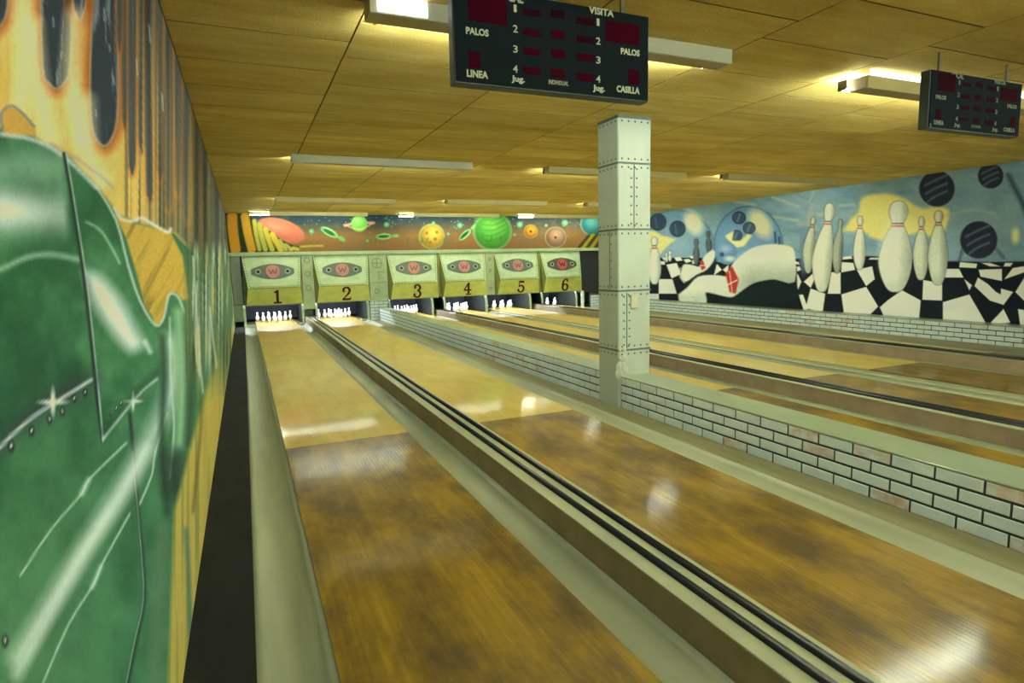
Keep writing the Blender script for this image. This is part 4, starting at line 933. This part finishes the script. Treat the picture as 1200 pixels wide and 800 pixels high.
fixture(.46, 2.95, 8.45, 'white ceiling light left of the column, second from the camera in its file', gp, tz=-.055)
fixture(4.20, 6.85, 8.45, 'ceiling light half hidden behind the column', gp, face=M_CREAM)
fixture(7.65, 10.3, 8.3, 'ceiling light right of the column, before the pin mural', gp, face=M_CREAM, tz=-.055)
fixture(.49, 2.97, 13.4, 'slim ceiling light over the first lanes, last but one before the planet frieze', gp, face=M_CREAM, tz=-.0745)
fixture(4.10, 6.60, 13.2, 'slim ceiling light over the middle lanes, last but one before the planet frieze', gp, face=M_CREAM, tz=-.06)
fixture(7.75, 10.3, 13.2, 'far ceiling light behind the column, last but one before the planet frieze', gp, face=M_CREAM, tz=-.0745)
fixture(.50, 2.98, 16.75, 'last ceiling light on the left, before the red planet', gp, tx0=.05, face=M_CREAM, tz=-.0765, tmat=M_TUBEOLD)
fixture(4.25, 6.85, 16.75, 'last ceiling light before the big green planet', gp, tx0=3.88, face=M_CREAM, tz=-.0765, tmat=M_TUBEOLD)
fixture(8.0, 10.5, 16.75, 'last ceiling light before the orange and pink planets', gp, tx0=7.55, face=M_CREAM, tz=-.0765, tmat=M_TUBEOLD)
for x0, wh_ in ((.5, 'left'), (4.3, 'middle'), (8.0, 'right')):  # two unseen rows of lamps, added to brighten the near hall
    fixture(x0, x0+2.5, -.9, 'added fill light over the approach behind the viewer, %s one' % wh_, gp)
    fixture(x0, x0+2.5, -3.2, 'added fill light near the rear wall behind the viewer, %s one' % wh_, gp)

# ================================================================== SCOREBOARDS
YS = 2.95
def scoreboard(x0, z0, w_, h_, label, mark=None):
    M_LETTER = M_LETTER2 if mark else M_LETTER1; M_RED = M_RED2 if mark else M_RED1
    lo = (x0, YS, z0); t_ = thing('scoreboard', label, 'scoreboard', lo)
    obj('case', MB().box(0, w_, .002, .075, 0, h_), M_BEDGE, t_, bevel=.004)
    obj('face_panel', MB().box(.008, w_-.004, -.004, .002, .010, h_-.004), M_BOARD, t_)
    # lettering measured on the nearer board, then scaled to this one
    c0 = at(533, 97, 1, 2.95); sx = w_/1.187; sz = h_/.46
    def P(px, py): p = at(px, py, 1, 2.95); return (p[0]-c0[0])*sx, (p[2]-c0[2])*sz
    def red(xa, ya, xb, yb, m_=None):
        m_ = m_ or M_RED
        ax, az = P(xa, ya); bx, bz = P(xb, yb); obj('display', MB().box(min(ax, bx), max(ax, bx), -.0065, -.004, min(az, bz), max(az, bz)), m_, t_)
    red(548, -12, 595, 31); red(549, 60, 564, 81)
    for a in (9.5, 33, 55, 77.5): red(614.5, a+1, 635, a+11.5, M_RED2 if a < 30 else M_RED)
    for a in (12, 36, 58, 81): red(648, a, 664, a+11.5, M_RED2 if a < 30 else M_RED)
    for a in (21, 42, 63, 86): red(678.5, a, 699, a+11, M_RED2 if a < 50 else M_RED)
    red(713, 25, 753, 55); red(740, 82, 753, 101)
    def txt(s, xa, xb, yc, hpx, nm='lettering', bold=.032):
        if nm == 'numeral': bold = .012
        ax, az = P(xa, yc); bx, bz = P(xb, yc); zt = P((xa+xb)/2, yc-hpx/2)[1]; zb = P((xa+xb)/2, yc+hpx/2)[1]
        me_ = text_mesh(s, 1.0, .5, bold)
        xs = [v.co.x for v in me_.vertices]; zs_ = [v.co.z for v in me_.vertices]; kx = (bx-ax)/(max(xs)-min(xs)); kz = (zt-zb)/(max(zs_)-min(zs_))
        mx_, mz_ = (max(xs)+min(xs))/2, (max(zs_)+min(zs_))/2
        cz = (zt+zb)/2
        for v in me_.vertices: v.co = ((v.co.x-mx_)*kx+(ax+bx)/2, -.0052+(-.0012 if v.co.y < 0 else 0.0012), (v.co.z-mz_)*kz+cz)
        me_.materials.clear(); me_.materials.append(M_LETTER)
        o = bpy.data.objects.new(nm, me_); COL.objects.link(o); o.parent = t_; tag(o, 'cream lettering '+s)
    txt('LOCAL', 583, 614.5, -2.5, 11); txt('PALOS', 546, 573, 38, 8.3); txt('LINEA', 547, 572.3, 87.3, 8.6)
    for s, y in (('1', 11), ('2', 34.7), ('3', 58.3), ('4', 81.3)): txt(s, 602.4+(.8 if s == '1' else 0), 607.8-(1.4 if s == '1' else 0), y, 8.6, 'numeral')
    txt('Jug.', 600.5, 616.2, 94, 9); txt('VISITA', 693, 722.5, 15.2, 8.3)
    for s, y in (('1', 27.4), ('2', 49.3), ('3', 71.4), ('4', 93.3)): txt(s, 701.6+(.7 if s == '1' else 0), 706.6-(1.3 if s == '1' else 0), y, 8.2, 'numeral')
    txt('Jug.', 697.6, 711.7, 105, 8.8); txt('PALOS', 731, 753.2, 62.3, 7.4); txt('CASILLA', 726, 753.2, 106, 7.8); txt('INDIVIDUAL', 645, 668.6, 97.7, 5.0, bold=.0)
    if mark: txt(mark, 536, 540.5, 92, 7)
    for hx in (.15, w_-.15):
        hz = H-z0; obj('hanger', MB().box(hx-.012, hx+.012, .03, .045, h_-.002, hz+.003), M_CAPW, t_)
    return t_
c0 = at(533, 97, 1, YS); c1 = at(760, 18, 1, YS)
scoreboard(c0[0], c0[2], c1[0]-c0[0], .462, 'dark scoreboard hanging nearer, left of the column top, reading PALOS, LINEA, VISITA')
c0 = at(1087, 150, 1, YS); c1 = at(1198, 97, 1, YS); ct = at(1087, 80, 1, YS)
scoreboard(c0[0], c0[2], c1[0]-c0[0], ct[2]-c0[2], 'dark scoreboard hanging at the upper right corner, small numeral 2 in its lower left', '2')
